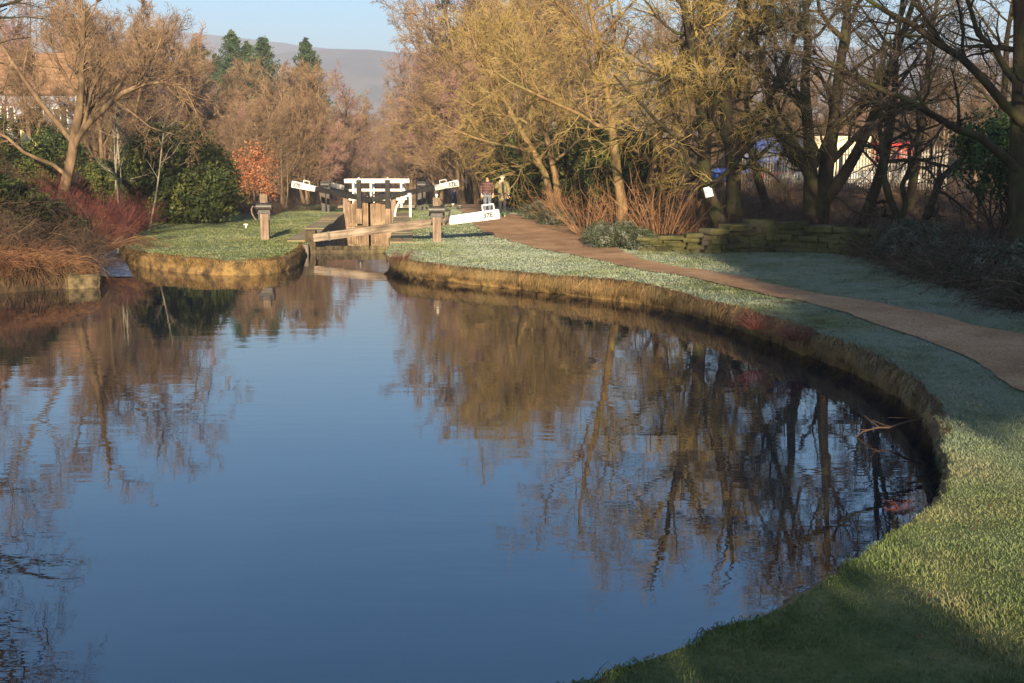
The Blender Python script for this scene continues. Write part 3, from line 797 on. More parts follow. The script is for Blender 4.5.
thorn_m = make_tree_meshes(48, thorn, dict(n=11, t0=.2, t1=1, ang=R(60), angv=.3, lenf=.42, K=7, up=.0, wig=.28, rs=.5, taper=.4),
    dict(n=8, t0=.15, t1=1, ang=R(50), angv=.25, lenf=.5, K=6, up=.0, wig=.25, rs=.55, taper=.4), dict(n=7, t0=.15, t1=1, ang=R(45), angv=.25, lenf=.5, K=4, up=0, wig=.25, rs=.5, taper=.4), None, twig_r=.006)
plant_tree('thorn_tree', 'low crooked thorn tree with spreading dark limbs in front of the red car', thorn_m, (M['bark_dark'], M['twig_dark']), ground_loc(11.6, 32))
edge = [stem(rs_(50), (0, 0, 0), (-.02, 0, 1), 9.5, .22, .05, 10, .05, .03), (np.array([(-.05, 0, 2.3), (-.5, -.1, 2.65), (-1.0, -.2, 3.0), (-1.5, -.3, 3.15), (-2.0, -.4, 3.4), (-2.5, -.4, 3.7), (-3.0, -.5, 3.85), (-3.5, -.5, 4.1), (-4.0, -.5, 4.3), (-4.4, -.5, 4.6)]), np.linspace(.10, .02, 10)),
        (np.array([(0, 0, 3.2), (-.5, -.1, 3.6), (-1.0, -.2, 4.1), (-1.5, -.3, 4.5), (-2.0, -.4, 4.75), (-2.5, -.4, 5.1), (-3.0, -.5, 5.3), (-3.5, -.5, 5.6), (-4.0, -.5, 5.9), (-4.4, -.5, 6.2)]), np.linspace(.10, .02, 10))]
edge_m = make_tree_meshes(51, edge, dict(n=10, t0=.25, t1=1, ang=R(52), angv=.25, lenf=.40, K=7, up=.03, wig=.18, rs=.5, taper=.4),
    dict(n=7, t0=.15, t1=1, ang=R(45), angv=.25, lenf=.5, K=6, up=.0, wig=.2, rs=.55, taper=.4), dict(n=6, t0=.15, t1=1, ang=R(45), angv=.25, lenf=.55, K=5, up=0, wig=.2, rs=.5, taper=.4),
    dict(n=4, t0=.15, t1=1, ang=R(42), angv=.25, lenf=.55, K=3, up=0, wig=.16, rs=.6, taper=.4), twig_r=.005)
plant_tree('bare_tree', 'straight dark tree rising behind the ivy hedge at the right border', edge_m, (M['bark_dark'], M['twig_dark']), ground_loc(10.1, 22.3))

# the near tree on the left whose branches reach in at the upper left
nl_st = [stem(rs_(60), (0, 0, 0), (.28, .03, 1), 11, .24, .05, 10, .08, .03), stem(rs_(61), (.1, 0, 0), (.5, .1, 1), 9.5, .18, .04, 10, .08, .02)]
nl_m = make_tree_meshes(62, nl_st, dict(n=10, t0=.3, t1=1, ang=R(55), angv=.25, lenf=.45, K=8, up=.02, wig=.18, rs=.5, taper=.4),
    dict(n=7, t0=.15, t1=1, ang=R(45), angv=.25, lenf=.5, K=6, up=.0, wig=.2, rs=.55, taper=.4), dict(n=6, t0=.15, t1=1, ang=R(45), angv=.25, lenf=.55, K=5, up=0, wig=.2, rs=.5, taper=.4),
    dict(n=4, t0=.15, t1=1, ang=R(42), angv=.25, lenf=.55, K=3, up=0, wig=.16, rs=.6, taper=.4), twig_r=.005)
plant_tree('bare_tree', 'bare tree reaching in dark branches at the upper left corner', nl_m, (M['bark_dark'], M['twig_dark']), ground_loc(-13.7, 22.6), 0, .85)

# generic bare trees for the distance
far = []
for k in range(4):
    g = rs_(80 + k)
    st = [stem(g, (g.normal() * .1, g.normal() * .1, 0), (g.normal() * .12, g.normal() * .12, 1), 9.5 * g.uniform(.8, 1.0), .17, .04, 8, .08, .04) for _ in range(2 + k % 2)]
    far.append(make_tree_meshes(90 + k, st,
        dict(n=11, t0=.12, t1=1, ang=R(42), angv=.2, lenf=.42, K=6, up=.07, wig=.14, rs=.5, taper=.5),
        dict(n=8, t0=.15, t1=1, ang=R(40), angv=.25, lenf=.5, K=5, up=.05, wig=.16, rs=.55, taper=.4),
        dict(n=10, t0=.12, t1=1, ang=R(38), angv=.25, lenf=.65, K=3, up=.03, wig=.16, rs=.5, taper=.4),
        dict(n=4, t0=.2, t1=1, ang=R(38), angv=.25, lenf=.6, K=3, up=.02, wig=.16, rs=.6, taper=.4), twig_r=.010, trunk_sides=6))
def far_tree(px, top, y, kind, twigm, label, group, seed, barkm='bark_brown'):
    g = rs_(seed)
    x = (px - 512) / FPX * y
    z = gz(x, y) - .1
    h = CAM_H + (HOR - top) * y / FPX - z
    return plant_tree('bare_tree', label, far[kind], (M[barkm], M[twigm]), (x, y, z), g.uniform(0, 6.28), max(.35, h / far_h[kind]), group)
far_h = []
for a_, c_ in far:
    co = np.empty(len(c_.vertices) * 3, np.float32); c_.vertices.foreach_get('co', co); far_h.append(float(np.percentile(co[2::3], 99.3)))

# left: reddish and purple trees behind the old tree
GL = 'reddish bare trees on the rising ground at the left'
labL = {
 'twig_purple': 'purple brown bare tree in the dense row behind the old leaning tree',
 'twig_red': 'russet bare tree in the dense row behind the old leaning tree'}
for i, (px, top, y, kd, tm) in enumerate([(-30, -10, 96, 0, 'twig_red'), (18, 20, 98, 1, 'twig_red'), (55, 5, 92, 2, 'twig_purple'), (82, 15, 84, 0, 'twig_red'), (105, -5, 68, 3, 'twig_red'), (135, 8, 75, 0, 'twig_red'),
        (158, 22, 82, 1, 'twig_purple'), (178, 32, 90, 2, 'twig_purple'), (196, 42, 96, 3, 'twig_red'), (8, 40, 60, 2, 'twig_red'), (38, 48, 58, 1, 'twig_purple'), (120, 40, 60, 1, 'twig_purple'), (150, 60, 64, 2, 'twig_purple'), (95, 45, 80, 3, 'twig_red')]):
    far_tree(px, top, y, kd, tm, labL[tm], GL, 300 + i)
# middle: gold and orange trees beside the lock
GM = 'orange and gold bare trees left of the open valley view'
labM = {'twig_orange': 'orange bare tree in the thicket above the white beam tip left of the lock', 'twig_gold': 'straw gold bare tree in the thicket below the dark firs',
        'twig_olive': 'olive bare tree in the thicket below the dark firs'}
for i, (px, top, y, kd, tm) in enumerate([(214, 72, 100, 0, 'twig_olive'), (232, 100, 92, 1, 'twig_orange'), (252, 100, 84, 2, 'twig_orange'), (272, 82, 98, 3, 'twig_gold'), (292, 66, 96, 0, 'twig_gold'), (312, 68, 92, 1, 'twig_olive'),
        (330, 74, 100, 2, 'twig_gold'), (345, 95, 112, 3, 'twig_gold'), (265, 110, 78, 3, 'twig_orange'), (285, 100, 80, 0, 'twig_orange'), (308, 100, 82, 1, 'twig_gold'), (325, 118, 84, 2, 'twig_orange'), (238, 105, 76, 3, 'twig_red'), (352, 125, 130, 0, 'twig_orange')]):
    far_tree(px, top, y, kd, tm, labM[tm] if tm in labM else 'reddish brown bare tree standing over the copper leaved sapling', GM, 340 + i)
# far end of the valley
GV = 'hazy golden trees closing the canal valley'
for i, (px, top, y, kd) in enumerate([(358, 118, 190, 1), (372, 112, 210, 2), (388, 110, 220, 3), (402, 104, 200, 0), (365, 132, 160, 2), (384, 128, 170, 1), (348, 112, 180, 3), (412, 96, 170, 0), (395, 140, 140, 2), (376, 146, 150, 0), (415, 120, 130, 3)]):
    far_tree(px, top, y, kd, 'twig_orange' if i % 2 else 'twig_gold', 'small hazy golden brown tree closing the far end of the canal valley', GV, 380 + i)
# right line beyond the walkers
GR = 'golden brown trees lining the right side beyond the walkers'
for i, (px, top, y, kd, tm) in enumerate([(428, 70, 135, 1, 'twig_gold'), (440, 45, 118, 2, 'twig_gold'), (447, 20, 122, 3, 'twig_gold'), (468, 5, 92, 0, 'twig_olive'), (485, -20, 84, 1, 'twig_gold'), (505, -25, 90, 2, 'twig_gold'),
        (462, 60, 78, 3, 'twig_gold'), (480, 50, 74, 2, 'twig_olive'), (530, -20, 80, 0, 'twig_olive'), (560, -10, 84, 1, 'twig_gold'), (590, 0, 78, 3, 'twig_olive'), (655, 10, 70, 0, 'twig_dark'), (440, 90, 88, 1, 'twig_gold')]):
    far_tree(px, top, y, kd, tm, {'twig_gold': 'golden brown tree in the tall row beyond the walkers', 'twig_olive': 'olive brown tree in the tall row beyond the walkers', 'twig_dark': 'dark bare tree deep in the wood behind the golden trees'}[tm], GR, 420 + i)
# right wood behind the fence, sunlit brown slope
GB = 'russet trees on the slope behind the parked vehicles'
for i, (px, top, y, kd, tm) in enumerate([(690, 50, 95, 0, 'twig_purple'), (730, 70, 100, 1, 'twig_orange'), (765, 75, 105, 2, 'twig_orange'), (800, 78, 100, 3, 'twig_orange'), (835, 72, 108, 0, 'twig_orange'), (870, 68, 100, 1, 'twig_orange'),
        (905, 70, 104, 2, 'twig_orange'), (940, 64, 98, 3, 'twig_red'), (975, 66, 102, 0, 'twig_orange'), (1010, 60, 100, 1, 'twig_orange'), (1045, 60, 104, 2, 'twig_orange'), (785, 95, 88, 1, 'twig_orange'), (850, 98, 90, 2, 'twig_red'), (915, 95, 86, 3, 'twig_orange'), (970, 98, 84, 0, 'twig_red'), (1020, 95, 86, 1, 'twig_orange'), (725, 92, 86, 3, 'twig_red')]):
    far_tree(px, top, y, kd, tm, {'twig_orange': 'sunlit orange brown tree on the slope behind the parked vehicles', 'twig_red': 'russet tree on the slope behind the parked vehicles', 'twig_purple': 'purple brown tree on the slope left of the parked vehicles'}[tm], GB, 460 + i)
GC = 'thin dark trees in the shaded wood at the right'
for i, (px, y, s_) in enumerate([(700, 47, 1.1), (768, 44, 1.0), (905, 43, 1.05), (965, 40, 1.1), (1040, 36, 1.0)]):
    x = (px - 512) / FPX * y
    plant_tree('bare_tree', 'thin dark bare tree among the tangle in the shaded wood at the right', lean_m, (M['bark_dark'], M['twig_dark']), ground_loc(x, y), 1.3 + i * 1.7, s_, GC)
# pale thin birches in front of the evergreen on the left
for i, (px, top, y) in enumerate([(117, 120, 43), (123, 122, 44), (126, 118, 43.5), (150, 112, 42)]):
    g = rs_(540 + i); x = (px - 512) / FPX * y
    st = [stem(g, (0, 0, 0), (.04 if i < 3 else .28, 0, 1), 4.4, .042, .015, 8, .04, .03)]
    mm = make_tree_meshes(550 + i, st, dict(n=7, t0=.4, t1=1, ang=R(40), angv=.2, lenf=.3, K=5, up=.05, wig=.12, rs=.5, taper=.4), dict(n=4, t0=.2, t1=1, ang=R(40), angv=.2, lenf=.5, K=4, up=.03, wig=.15, rs=.6), dict(n=3, t0=.2, t1=1, ang=R(40), angv=.2, lenf=.5, K=3, up=.03, wig=.15, rs=.6), None, twig_r=.005, trunk_sides=6)
    plant_tree('birch_sapling', 'thin pale upright stem in the trio before the dark evergreen' if i < 3 else 'single pale stem leaning right before the dark evergreen', mm, (M['bark_pale'], M['twig_dark']), ground_loc(x, y), 0, 1, 'pale saplings before the evergreen' if i < 3 else None)

# ------------------------------------------------------------------ leafy things
def leaf_mesh(name, seed, blobs, n, size, aspect=.55, shell=.35, clump=14):
    """small leaf faces in clumps through the outer volume of several blobs (cx, cy, cz, rx, ry, rz)"""
    g = rs_(seed); Bl = np.array(blobs, float)
    w = (Bl[:, 3] * Bl[:, 4] * Bl[:, 5]) ** .67; w /= w.sum()
    nc = max(1, n // clump)
    bi = g.choice(len(Bl), nc, p=w)
    u = norm(g.normal(size=(nc, 3)))
    rad = 1 - shell * g.random((nc, 1)) ** 1.5 + .10 * g.normal(size=(nc, 1))
    c = Bl[bi, :3] + u * rad * Bl[bi, 3:]
    C = np.repeat(c, clump, 0) + g.normal(size=(nc * clump, 3)) * size * 1.6
    k = C[:, 2] > 0.02
    C = C[k]; U = np.repeat(u, clump, 0)[k]
    nrm_ = norm(U + .8 * g.normal(size=U.shape) + np.array([0, 0, .4]))
    a = norm(np.cross(nrm_, g.normal(size=U.shape))); b_ = np.cross(nrm_, a)
    s = size * (.6 + .8 * g.random((len(C), 1)))
    V = np.stack([C - a * s, C - b_ * s * aspect + nrm_ * s * .15, C + a * s, C + b_ * s * aspect + nrm_ * s * .15], 1)
    F = np.arange(len(C) * 4).reshape(-1, 4)
    return mesh_np(name, V.reshape(-1, 3), F, smooth=False)

def stems_mesh(name, seed, n, h, spread, r, K=6, wig=.12, up=-.02, base=.25, kids=0, kl=.4, lean=(0, 0), droop=0.0, sides=4):
    g = rs_(seed); P = np.empty((n, K, 3)); a = g.uniform(0, 6.283, n); q = np.sqrt(g.random(n))
    p = np.stack([np.cos(a) * q * base, np.sin(a) * q * base, np.zeros(n)], 1)
    dd = np.stack([np.cos(a) * q * spread + lean[0], np.sin(a) * q * spread + lean[1], np.ones(n)], 1) + .15 * g.normal(size=(n, 3)); dd = norm(dd)
    L = h * g.uniform(.6, 1.1, n)
    P[:, 0] = p
    for k in range(1, K):
        dd = dd + wig * g.normal(size=dd.shape); dd[:, 2] += up - droop * k / K; dd = norm(dd)
        p = p + dd * (L / (K - 1))[:, None]; P[:, k] = p
    P[:, :, 2] = np.maximum(P[:, :, 2], .02)
    Rd = r * np.linspace(1, .4, K)[None] * g.uniform(.6, 1.2, (n, 1))
    lv = [(P, Rd, sides)]
    if kids:
        P2, R2 = spawn(g, P, Rd, kids, .2, 1, R(40), .25, kl, 4, up=.0, wig=.15, rs=.6, rmin=r * .3); lv.append((P2, R2, 3))
        P3, R3 = spawn(g, P2, R2, 3, .2, 1, R(40), .25, .5, 3, up=0, wig=.15, rs=.6, rmin=r * .3); lv.append((P3, R3, 3))
    return tubes_mesh(name, lv)

def bush(name, label, loc, stem_me, stem_mat, leaf_me=None, leaf_mat=None, rz=0, sc=1.0, group=None, cat='bush'):
    t = thing(name, label, cat, loc, rz, group)
    t.scale = (sc, sc, sc) if not isinstance(sc, tuple) else sc
    link('stems', stem_me, stem_mat, t)
    if leaf_me is not None: link('leaves', leaf_me, leaf_mat, t)
    return t

# dark evergreen by the by-wash
ev_st = stems_mesh('stems', 600, 14, 3.4, .7, .06, kids=5)
ev_lf = leaf_mesh('leaves', 601, [(0, 0, 1.7, 2.1, 1.8, 1.7), (1.1, -.4, 1.5, 1.5, 1.4, 1.4), (-1.1, .2, 2.1, 1.4, 1.3, 1.5), (.3, 0, 3.0, 1.5, 1.3, 1.1), (-.5, -.6, 3.1, 1.1, 1.0, .9), (1.6, -.2, 2.3, .9, .9, .8), (.6, -.9, 1.1, 1.6, 1.1, 1.1), (2.0, -.5, 1.2, .9, .9, .9)], 42000, .075)
bush('evergreen_bush', 'large rounded dark evergreen with sunlit olive tips beside the lawn', ground_loc(-14.3, 47.5), ev_st, M['bark_dark'], ev_lf, M['leaf_olive'], .2, 1.0)
bush('evergreen_bush', 'dark evergreen shrub in deep shade between the red shrubs and the rounded evergreen', ground_loc(-16.4, 45.5), ev_st, M['bark_dark'], ev_lf, M['leaf_dark'], 2.2, .62)
# rhododendron bank behind the walkers
GE = 'dark evergreens under the golden trees'
for i, (x, y, s_, lab) in enumerate([(1.5, 53, .82, 'dark evergreen shrub directly right of the walker in the pale coat'), (3.2, 50, .95, 'tall dark evergreen shrub beneath the golden twigs right of the walkers'), (.6, 62, .95, 'shadowy evergreen behind the heads of the two walkers'),
        (5.0, 47, .9, 'dark evergreen shrub behind the sunlit yellow trunk'), (1.0, 79, 1.0, 'bluish dark evergreen left of the walkers in the distance'), (3.5, 60, 1.1, 'dark evergreen deep in the wood behind the walkers')]):
    bush('evergreen_bush', lab, ground_loc(x, y), ev_st, M['bark_dark'], ev_lf, M['leaf_dark'], i * 1.3, s_, GE)
bush('holly_bush', 'dark glossy holly against the russet slope near the straight tree', ground_loc(12.6, 29), stems_mesh('stems', 610, 10, 3.2, .4, .05, kids=6), M['bark_dark'], leaf_mesh('leaves', 611, [(0, 0, 2.6, 1.2, 1.1, .9), (.9, 0, 2.2, .9, .9, 1.0), (-.5, .2, 3.2, .8, .8, .6), (1.4, .1, 3.1, .8, .8, .7)], 9000, .06), M['leaf_dark'])

# copper beech sapling
cb = make_tree_meshes(620, [stem(rs_(620), (0, 0, 0), (0, 0, 1), 4.2, .07, .02, 8, .05, .03), stem(rs_(622), (.2, 0, 0), (.2, 0, 1), 3.6, .06, .02, 8, .05, .03)],
    dict(n=9, t0=.15, t1=1, ang=R(55), angv=.2, lenf=.42, K=5, up=.03, wig=.12, rs=.5, taper=.4), dict(n=6, t0=.2, t1=1, ang=R(45), angv=.2, lenf=.5, K=4, up=.0, wig=.15, rs=.6), dict(n=4, t0=.2, t1=1, ang=R(45), angv=.2, lenf=.5, K=3, up=0, wig=.15, rs=.6), None, twig_r=.006, trunk_sides=6)
x, y = (256 - 512) / FPX * 63, 63
t = plant_tree('beech_sapling', 'young beech holding copper red leaves at the back of the lawn', cb, (M['bark_brown'], M['twig_red']), ground_loc(x, y), 0, 1)
link('leaves', leaf_mesh('leaves', 623, [(0, 0, 2.2, 1.0, 1.0, 1.2), (-.5, 0, 1.8, .9, .9, .9), (.6, 0, 1.7, .8, .8, .8), (.1, 0, 3.2, .7, .7, .7), (.9, -.2, 1.0, .6, .6, .6), (-.8, 0, 2.7, .7, .7, .8), (.7, .1, 2.7, .7, .7, .7), (-.9, 0, 1.0, .6, .6, .7)], 4200, .055, shell=.95, clump=4), M['leaf_copper'], t)
x, y = (285 - 512) / FPX * 62, 62
plant_tree('beech_sapling', 'bare forked sapling rising beside the white beam tip left of the lock', cb, (M['bark_gold'], M['twig_orange']), ground_loc(x, y), 1.0, .8)

# firs
def fir_meshes(seed, h, r):
    g = rs_(seed); st, rr = stem(g, (0, 0, 0), (0, 0, 1), h, .2, .02, 12, .01, .1, 1.1)
    nb = 380
    t = .12 + .87 * np.sort(g.random(nb)); P = np.empty((nb, 5, 3)); a = g.uniform(0, 6.28, nb)
    L = r * (1 - t) ** .85 * g.uniform(.35, 1.25, nb) + .15
    z0 = t * h
    for k in range(5):
        s = k / 4
        P[:, k] = np.stack([np.cos(a) * L * s, np.sin(a) * L * s, z0 + L * (.25 * s - .45 * s * s)], 1)
    Rd = np.full((nb, 5), .03) * np.linspace(1, .3, 5)
    P2, R2 = spawn(g, P, Rd, 9, .1, 1, R(55), .15, .4, 3, up=-.05, wig=.1, rs=.6, rmin=.008)
    # needle sprays: flat quads along the shoots
    c = P2[:, 1:, :].reshape(-1, 3); c = np.repeat(c, 3, 0) + g.normal(size=(len(c) * 3, 3)) * .06
    dr = norm(np.repeat((P2[:, 1:] - P2[:, :-1]).reshape(-1, 3), 3, 0) + .5 * g.normal(size=c.shape)); sd = norm(np.cross(dr, g.normal(size=c.shape)))
    V = np.stack([c - dr * .16, c - sd * .05, c + dr * .16, c + sd * .05], 1)
    return tubes_mesh('trunk', [(st[None], rr[None], 8), (P, Rd, 4)]), mesh_np('crown', V.reshape(-1, 3), np.arange(len(c) * 4).reshape(-1, 4), smooth=False)
firs = [fir_meshes(700, 16, 6.4), fir_meshes(705, 16, 5.4)]
GF = 'dark firs on the skyline left of the hill'
for i, (px, top, y, k, lab) in enumerate([(206, 38, 128, 1, 'greenish fir half hidden behind bare twigs, first of the skyline group'), (240, 34, 130, 0, 'tallest dark fir in the cluster on the skyline'), (254, 44, 132, 1, 'fir with ragged top in the middle of the skyline cluster'),
        (270, 40, 128, 0, 'fir with narrow spire ending the skyline cluster'), (224, 56, 126, 1, 'short broad fir in front of the skyline cluster'), (312, 41, 134, 1, 'lone pointed fir standing above the gold twigs')]):
    x = (px - 512) / FPX * y; z = gz(x, y); h = CAM_H + (HOR - top) * y / FPX - z
    plant_tree('fir_tree', lab, firs[k], (M['bark_brown'], M['needles'] if i != 4 else M['needles_dark']), (x, y, z - .1), i, h / 16, GF)

# shrubs on the left bank
dog = stems_mesh('stems', 640, 110, 1.7, .85, .010, K=6, wig=.09, base=.6, kids=4, kl=.4)
GD = 'crimson stemmed shrubs at the foot of the old tree'
for i, (px, y, s_, lab) in enumerate([(88, 36, .95, 'crimson stemmed shrub directly right of the old trunk'), (112, 38, 1.0, 'crimson stemmed shrub nearest the dark evergreen'), (52, 37, .9, 'crimson stemmed shrub left of the old trunk'), (135, 42, .85, 'dull red shrub in shade at the head of the side channel'), (70, 34.5, .75, 'low crimson shrub in front of the old trunk'), (102, 33.5, .8, 'deep red shrub overhanging the side channel')]):
    x = (px - 512) / FPX * y
    bush('dogwood_shrub', lab, ground_loc(x, y), dog, M['stem_crimson'], None, None, i * 1.1, s_, GD)
arch = stems_mesh('stems', 650, 40, 2.4, 1.2, .011, K=9, wig=.06, base=.4, kids=4, kl=.35, lean=(.55, 0), droop=.42)
x = (100 - 512) / FPX * 32; bush('dead_shrub', 'straw coloured shrub arching over the side channel', ground_loc(x, 32), arch, M['twig_straw'], None, None, 0, .85)
brm = [stems_mesh('stems', 660 + k, 55, 1.7, 1.3, .010, K=8, wig=.26, base=.55, kids=4, kl=.42, droop=.26) for k in range(3)]
GL2 = 'bramble tangle along the left shore'
k_ = 0
for (px, y, s_) in [(5, 27.2, .85), (28, 27.6, .9), (52, 28, .9), (15, 30, 1.0), (45, 31, 1.0), (75, 30, .9), (-15, 28, 1.0), (0, 33, .75), (30, 34, .7), (60, 33, .7), (-20, 25.5, .9), (-5, 36, .7), (20, 38, .6), (85, 28.6, .6), (20, 26.2, .7), (70, 27.2, .65), (92, 27.0, .45)]:
    x = (px - 512) / FPX * y
    bush('bramble', 'tangled brown bramble in the thicket along the left shore', ground_loc(x, y), brm[k_ % 3], M['twig_bramble'], None, None, k_ * 1.7, s_, GL2); k_ += 1
fr_ = stems_mesh('stems', 670, 260, 1.0, .9, .007, K=7, wig=.12, base=.55, droop=.55, lean=(.2, -.35))
for i, (px, y, s_, lab) in enumerate([(24, 25.9, .95, 'rust coloured mound of dead fern at the water edge'), (44, 25.7, .9, 'sunlit rust mound of dead fern next to the stone block'), (12, 25.5, .85, 'dull brown dead fern low on the left shore'), (-14, 25.0, .9, 'brown dead fern cut by the left border of the photo')]):
    x = (px - 512) / FPX * y
    bush('dead_fern', lab, ground_loc(x, y, 0), fr_, M['twig_straw'] if i < 2 else M['twig_bramble'], None, None, i * .4, s_, 'dead ferns at the left shore')
for i, k_i in enumerate(range(14, len(sec_left) - 1, 3)):
    p = sec_left[k_i]
    bush('dead_fern', 'small dull brown fern hanging over the left shore', (p[0] - .12, p[1] + .15, gz(*p) - .02), fr_, M['twig_bramble'], None, None, i * .9, random.uniform(.4, .6), 'small ferns edging the left shore')
# greenery on the rising ground at the left
sm_st = stems_mesh('stems', 680, 12, 1.4, .8, .025, kids=4)
sm_lf = leaf_mesh('leaves', 681, [(0, 0, .75, .9, .8, .7), (.5, .1, .6, .6, .6, .55), (-.5, 0, .65, .6, .6, .6), (.1, 0, 1.2, .5, .5, .4)], 9000, .05)
for i, (px, y, s_, mt, lab) in enumerate([(32, 40, 1.0, 'leaf_olive', 'olive green bush low among the brambles below the picket fence'), (8, 40, .8, 'leaf_dark', 'dark green bush at the far left below the picket fence'), (62, 54, 1.3, 'leaf_olive', 'yellow green bush between the picket fence and the house'), (40, 64, 1.1, 'leaf_dark', 'dark green bush under the house windows'), (-2, 47, .9, 'leaf_ivy', 'grey green bush in front of the picket fence'), (12, 29.5, .9, 'leaf_dark', 'dark green bush in the bramble thicket near the left shore'), (56, 31.5, .75, 'leaf_dark', 'small dark bush in the thicket left of the leaning trunk')]):
    x = (px - 512) / FPX * y
    bush('evergreen_bush', lab, ground_loc(x, y), sm_st, M['bark_dark'], sm_lf, M[mt], i * 2.0, s_)
GU = 'low bushes under the reddish trees on the left'
for i, (px, y, s_) in enumerate([(-15, 44, .7), (95, 50, 1.3), (75, 48, 1.0), (60, 46, .6), (130, 52, 1.2), (110, 55, 1.3), (10, 46, .5), (165, 60, 1.2), (190, 62, 1.1), (215, 64, 1.0)]):
    x = (px - 512) / FPX * y
    bush('bramble', 'brown twiggy bush under the reddish trees on the left', ground_loc(x, y), brm[i % 3], M['twig_bramble'], None, None, i * 1.3, s_ * 1.25, GU)
GU2 = 'russet scrub along the back of the lawn'
for i, (px, y, s_) in enumerate([(245, 60, .75), (262, 60, .75), (280, 60, .8), (298, 61, .75), (316, 62, .75), (332, 63, .7), (228, 59, .8), (212, 58, .8), (345, 70, .9), (356, 80, .8), (370, 90, .9), (385, 100, .9), (400, 95, .9)]):
    x = (px - 512) / FPX * y
    bush('scrub_bush', 'low russet scrub along the back edge of the lawn', ground_loc(x, y), brm[i % 3], M['stem_rust'], None, None, i * 1.9, s_, GU2)

# right: frosty ivy clumps, coppice, brambles
cop = stems_mesh('stems', 720, 38, 2.6, .85, .014, K=7, wig=.07, base=.35, kids=3, kl=.4)
for i, (x, y, s_, mt, lab) in enumerate([(4.4, 33.3, 1.0, 'stem_rust', 'fan of rust red coppice stems behind the near end of the mossy wall'), (2.6, 39.5, .85, 'stem_rust', 'rusty upright stems around the foot of the yellow trunk'), (1.6, 43.5, .75, 'stem_rust', 'rusty brown stems right of the frosted clump by the path'), (3.4, 36.2, .8, 'stem_rust', 'thin rusty stems just above the ivy clump at the path edge'), (5.4, 34.6, .8, 'twig_bramble', 'brown coppice stems between the rust fan and the twin trunks')]):
    bush('coppice_shrub', lab, ground_loc(x, y), cop, M[mt], None, None, i * 1.4, s_, 'coppice stems along the towpath')
ivy_st = stems_mesh('stems', 730, 14, .8, 1.2, .014, kids=4)
ivy_lf = leaf_mesh('leaves', 731, [(0, 0, .35, .7, .6, .42), (.5, .1, .28, .5, .5, .35), (-.5, -.1, .3, .5, .5, .35), (.1, .1, .6, .4, .4, .25)], 16000, .023, shell=.7)
for i, (x, y, s_, mt, lab) in enumerate([(3.15, 33.0, 1.0, 'leaf_frost', 'frosted ivy clump at the end of the mossy wall'), (2.75, 35.0, .9, 'leaf_frost', 'frosted ivy clump where the path narrows'), (1.75, 43, .9, 'leaf_frost', 'low frosty mound beside the path behind the rusty stems'), (1.35, 46.2, 1.0, 'leaf_frost', 'pale frosted mound just right of the walkers'), (3.7, 31.9, .8, 'leaf_ivy', 'green ivy clump clinging to the wall end'), (1.1, 48.5, .9, 'leaf_frost', 'small frosted mound behind the walkers')]):
    bush('ivy_clump', lab, ground_loc(x, y), ivy_st, M['bark_dark'], ivy_lf, M[mt], i * 1.2, s_, 'frosted clumps along the towpath')
GH = 'ivy hedge mounds along the shaded verge'
hp = catmull([(9.9, 30.3), (9.5, 28.4), (9.3, 25.6), (9.1, 22.6), (8.8, 19.6), (9.2, 16.6), (10.4, 13.6)], 1.0)
for i, p in enumerate(hp):
    bush('ivy_clump', 'dark ivy covered mound in the hedge along the shaded verge', ground_loc(p[0] + .5 + random.uniform(-.15, .15), p[1]), ivy_st, M['bark_dark'], ivy_lf, M['leaf_ivy'], i * 1.9, random.uniform(.95, 1.3), GH)
for i, p in enumerate(hp):
    bush('bramble', 'dark straggly bramble growing out of the ivy hedge on the shaded verge', ground_loc(p[0] + .2 + random.uniform(-.2, .2), p[1]), brm[i % 3], M['twig_bramble'], None, None, i * 1.1, random.uniform(.75, 1.1), 'brambles growing out of the hedge')
GT = 'dark bramble tangle in the wood at the right'
i = 0
for y in np.arange(15.5, 44, 2.1):
    x0 = float(np.interp(y, wood_line[::-1, 1], wood_line[::-1, 0])) + 1.3
    for j in range(4):
        x = x0 + j * 1.75 + random.uniform(-.5, .5); yy = y + random.uniform(-.7, .7)
        if x > 20 or x < 4.6 or (yy > 31 and x < 5.6): continue
        if yy > 40 and j > 2: continue
        bush('bramble', 'tangled dark bramble in the shaded wood at the right', ground_loc(x, yy), brm[i % 3], M['twig_bramble'] if i % 3 else M['twig_dark'], None, None, i * 1.7, random.uniform(.85, 1.15) * (1.0 if y < 30 else .9), GT); i += 1
for y in np.arange(35.0, 57, 2.4):
    for x in np.arange(8.2, 17, 2.0):
        x_, y_ = x + (y - 35) * .13 + random.uniform(-.6, .6), y + random.uniform(-.8, .8)
        bush('bramble', 'brown bramble on the rough ground before the palisade fence', ground_loc(x_, y_), brm[i % 3], M['twig_bramble'], None, None, i * 1.7, random.uniform(.65, .95), 'brambles before the palisade fence'); i += 1
GT2 = 'brown brambles under the golden trees'
for q, (x, y) in enumerate([(2.6, 46), (3.6, 42), (5.0, 40), (6.4, 38), (7.5, 41), (4.4, 45), (6.2, 44), (2.2, 52), (4.2, 51), (8.6, 44), (6.8, 36)]):
    bush('bramble', 'brown bramble in the gloom under the golden trees', ground_loc(x, y), brm[q % 3], M['twig_bramble'], None, None, q * 1.2, 1.1, GT2)

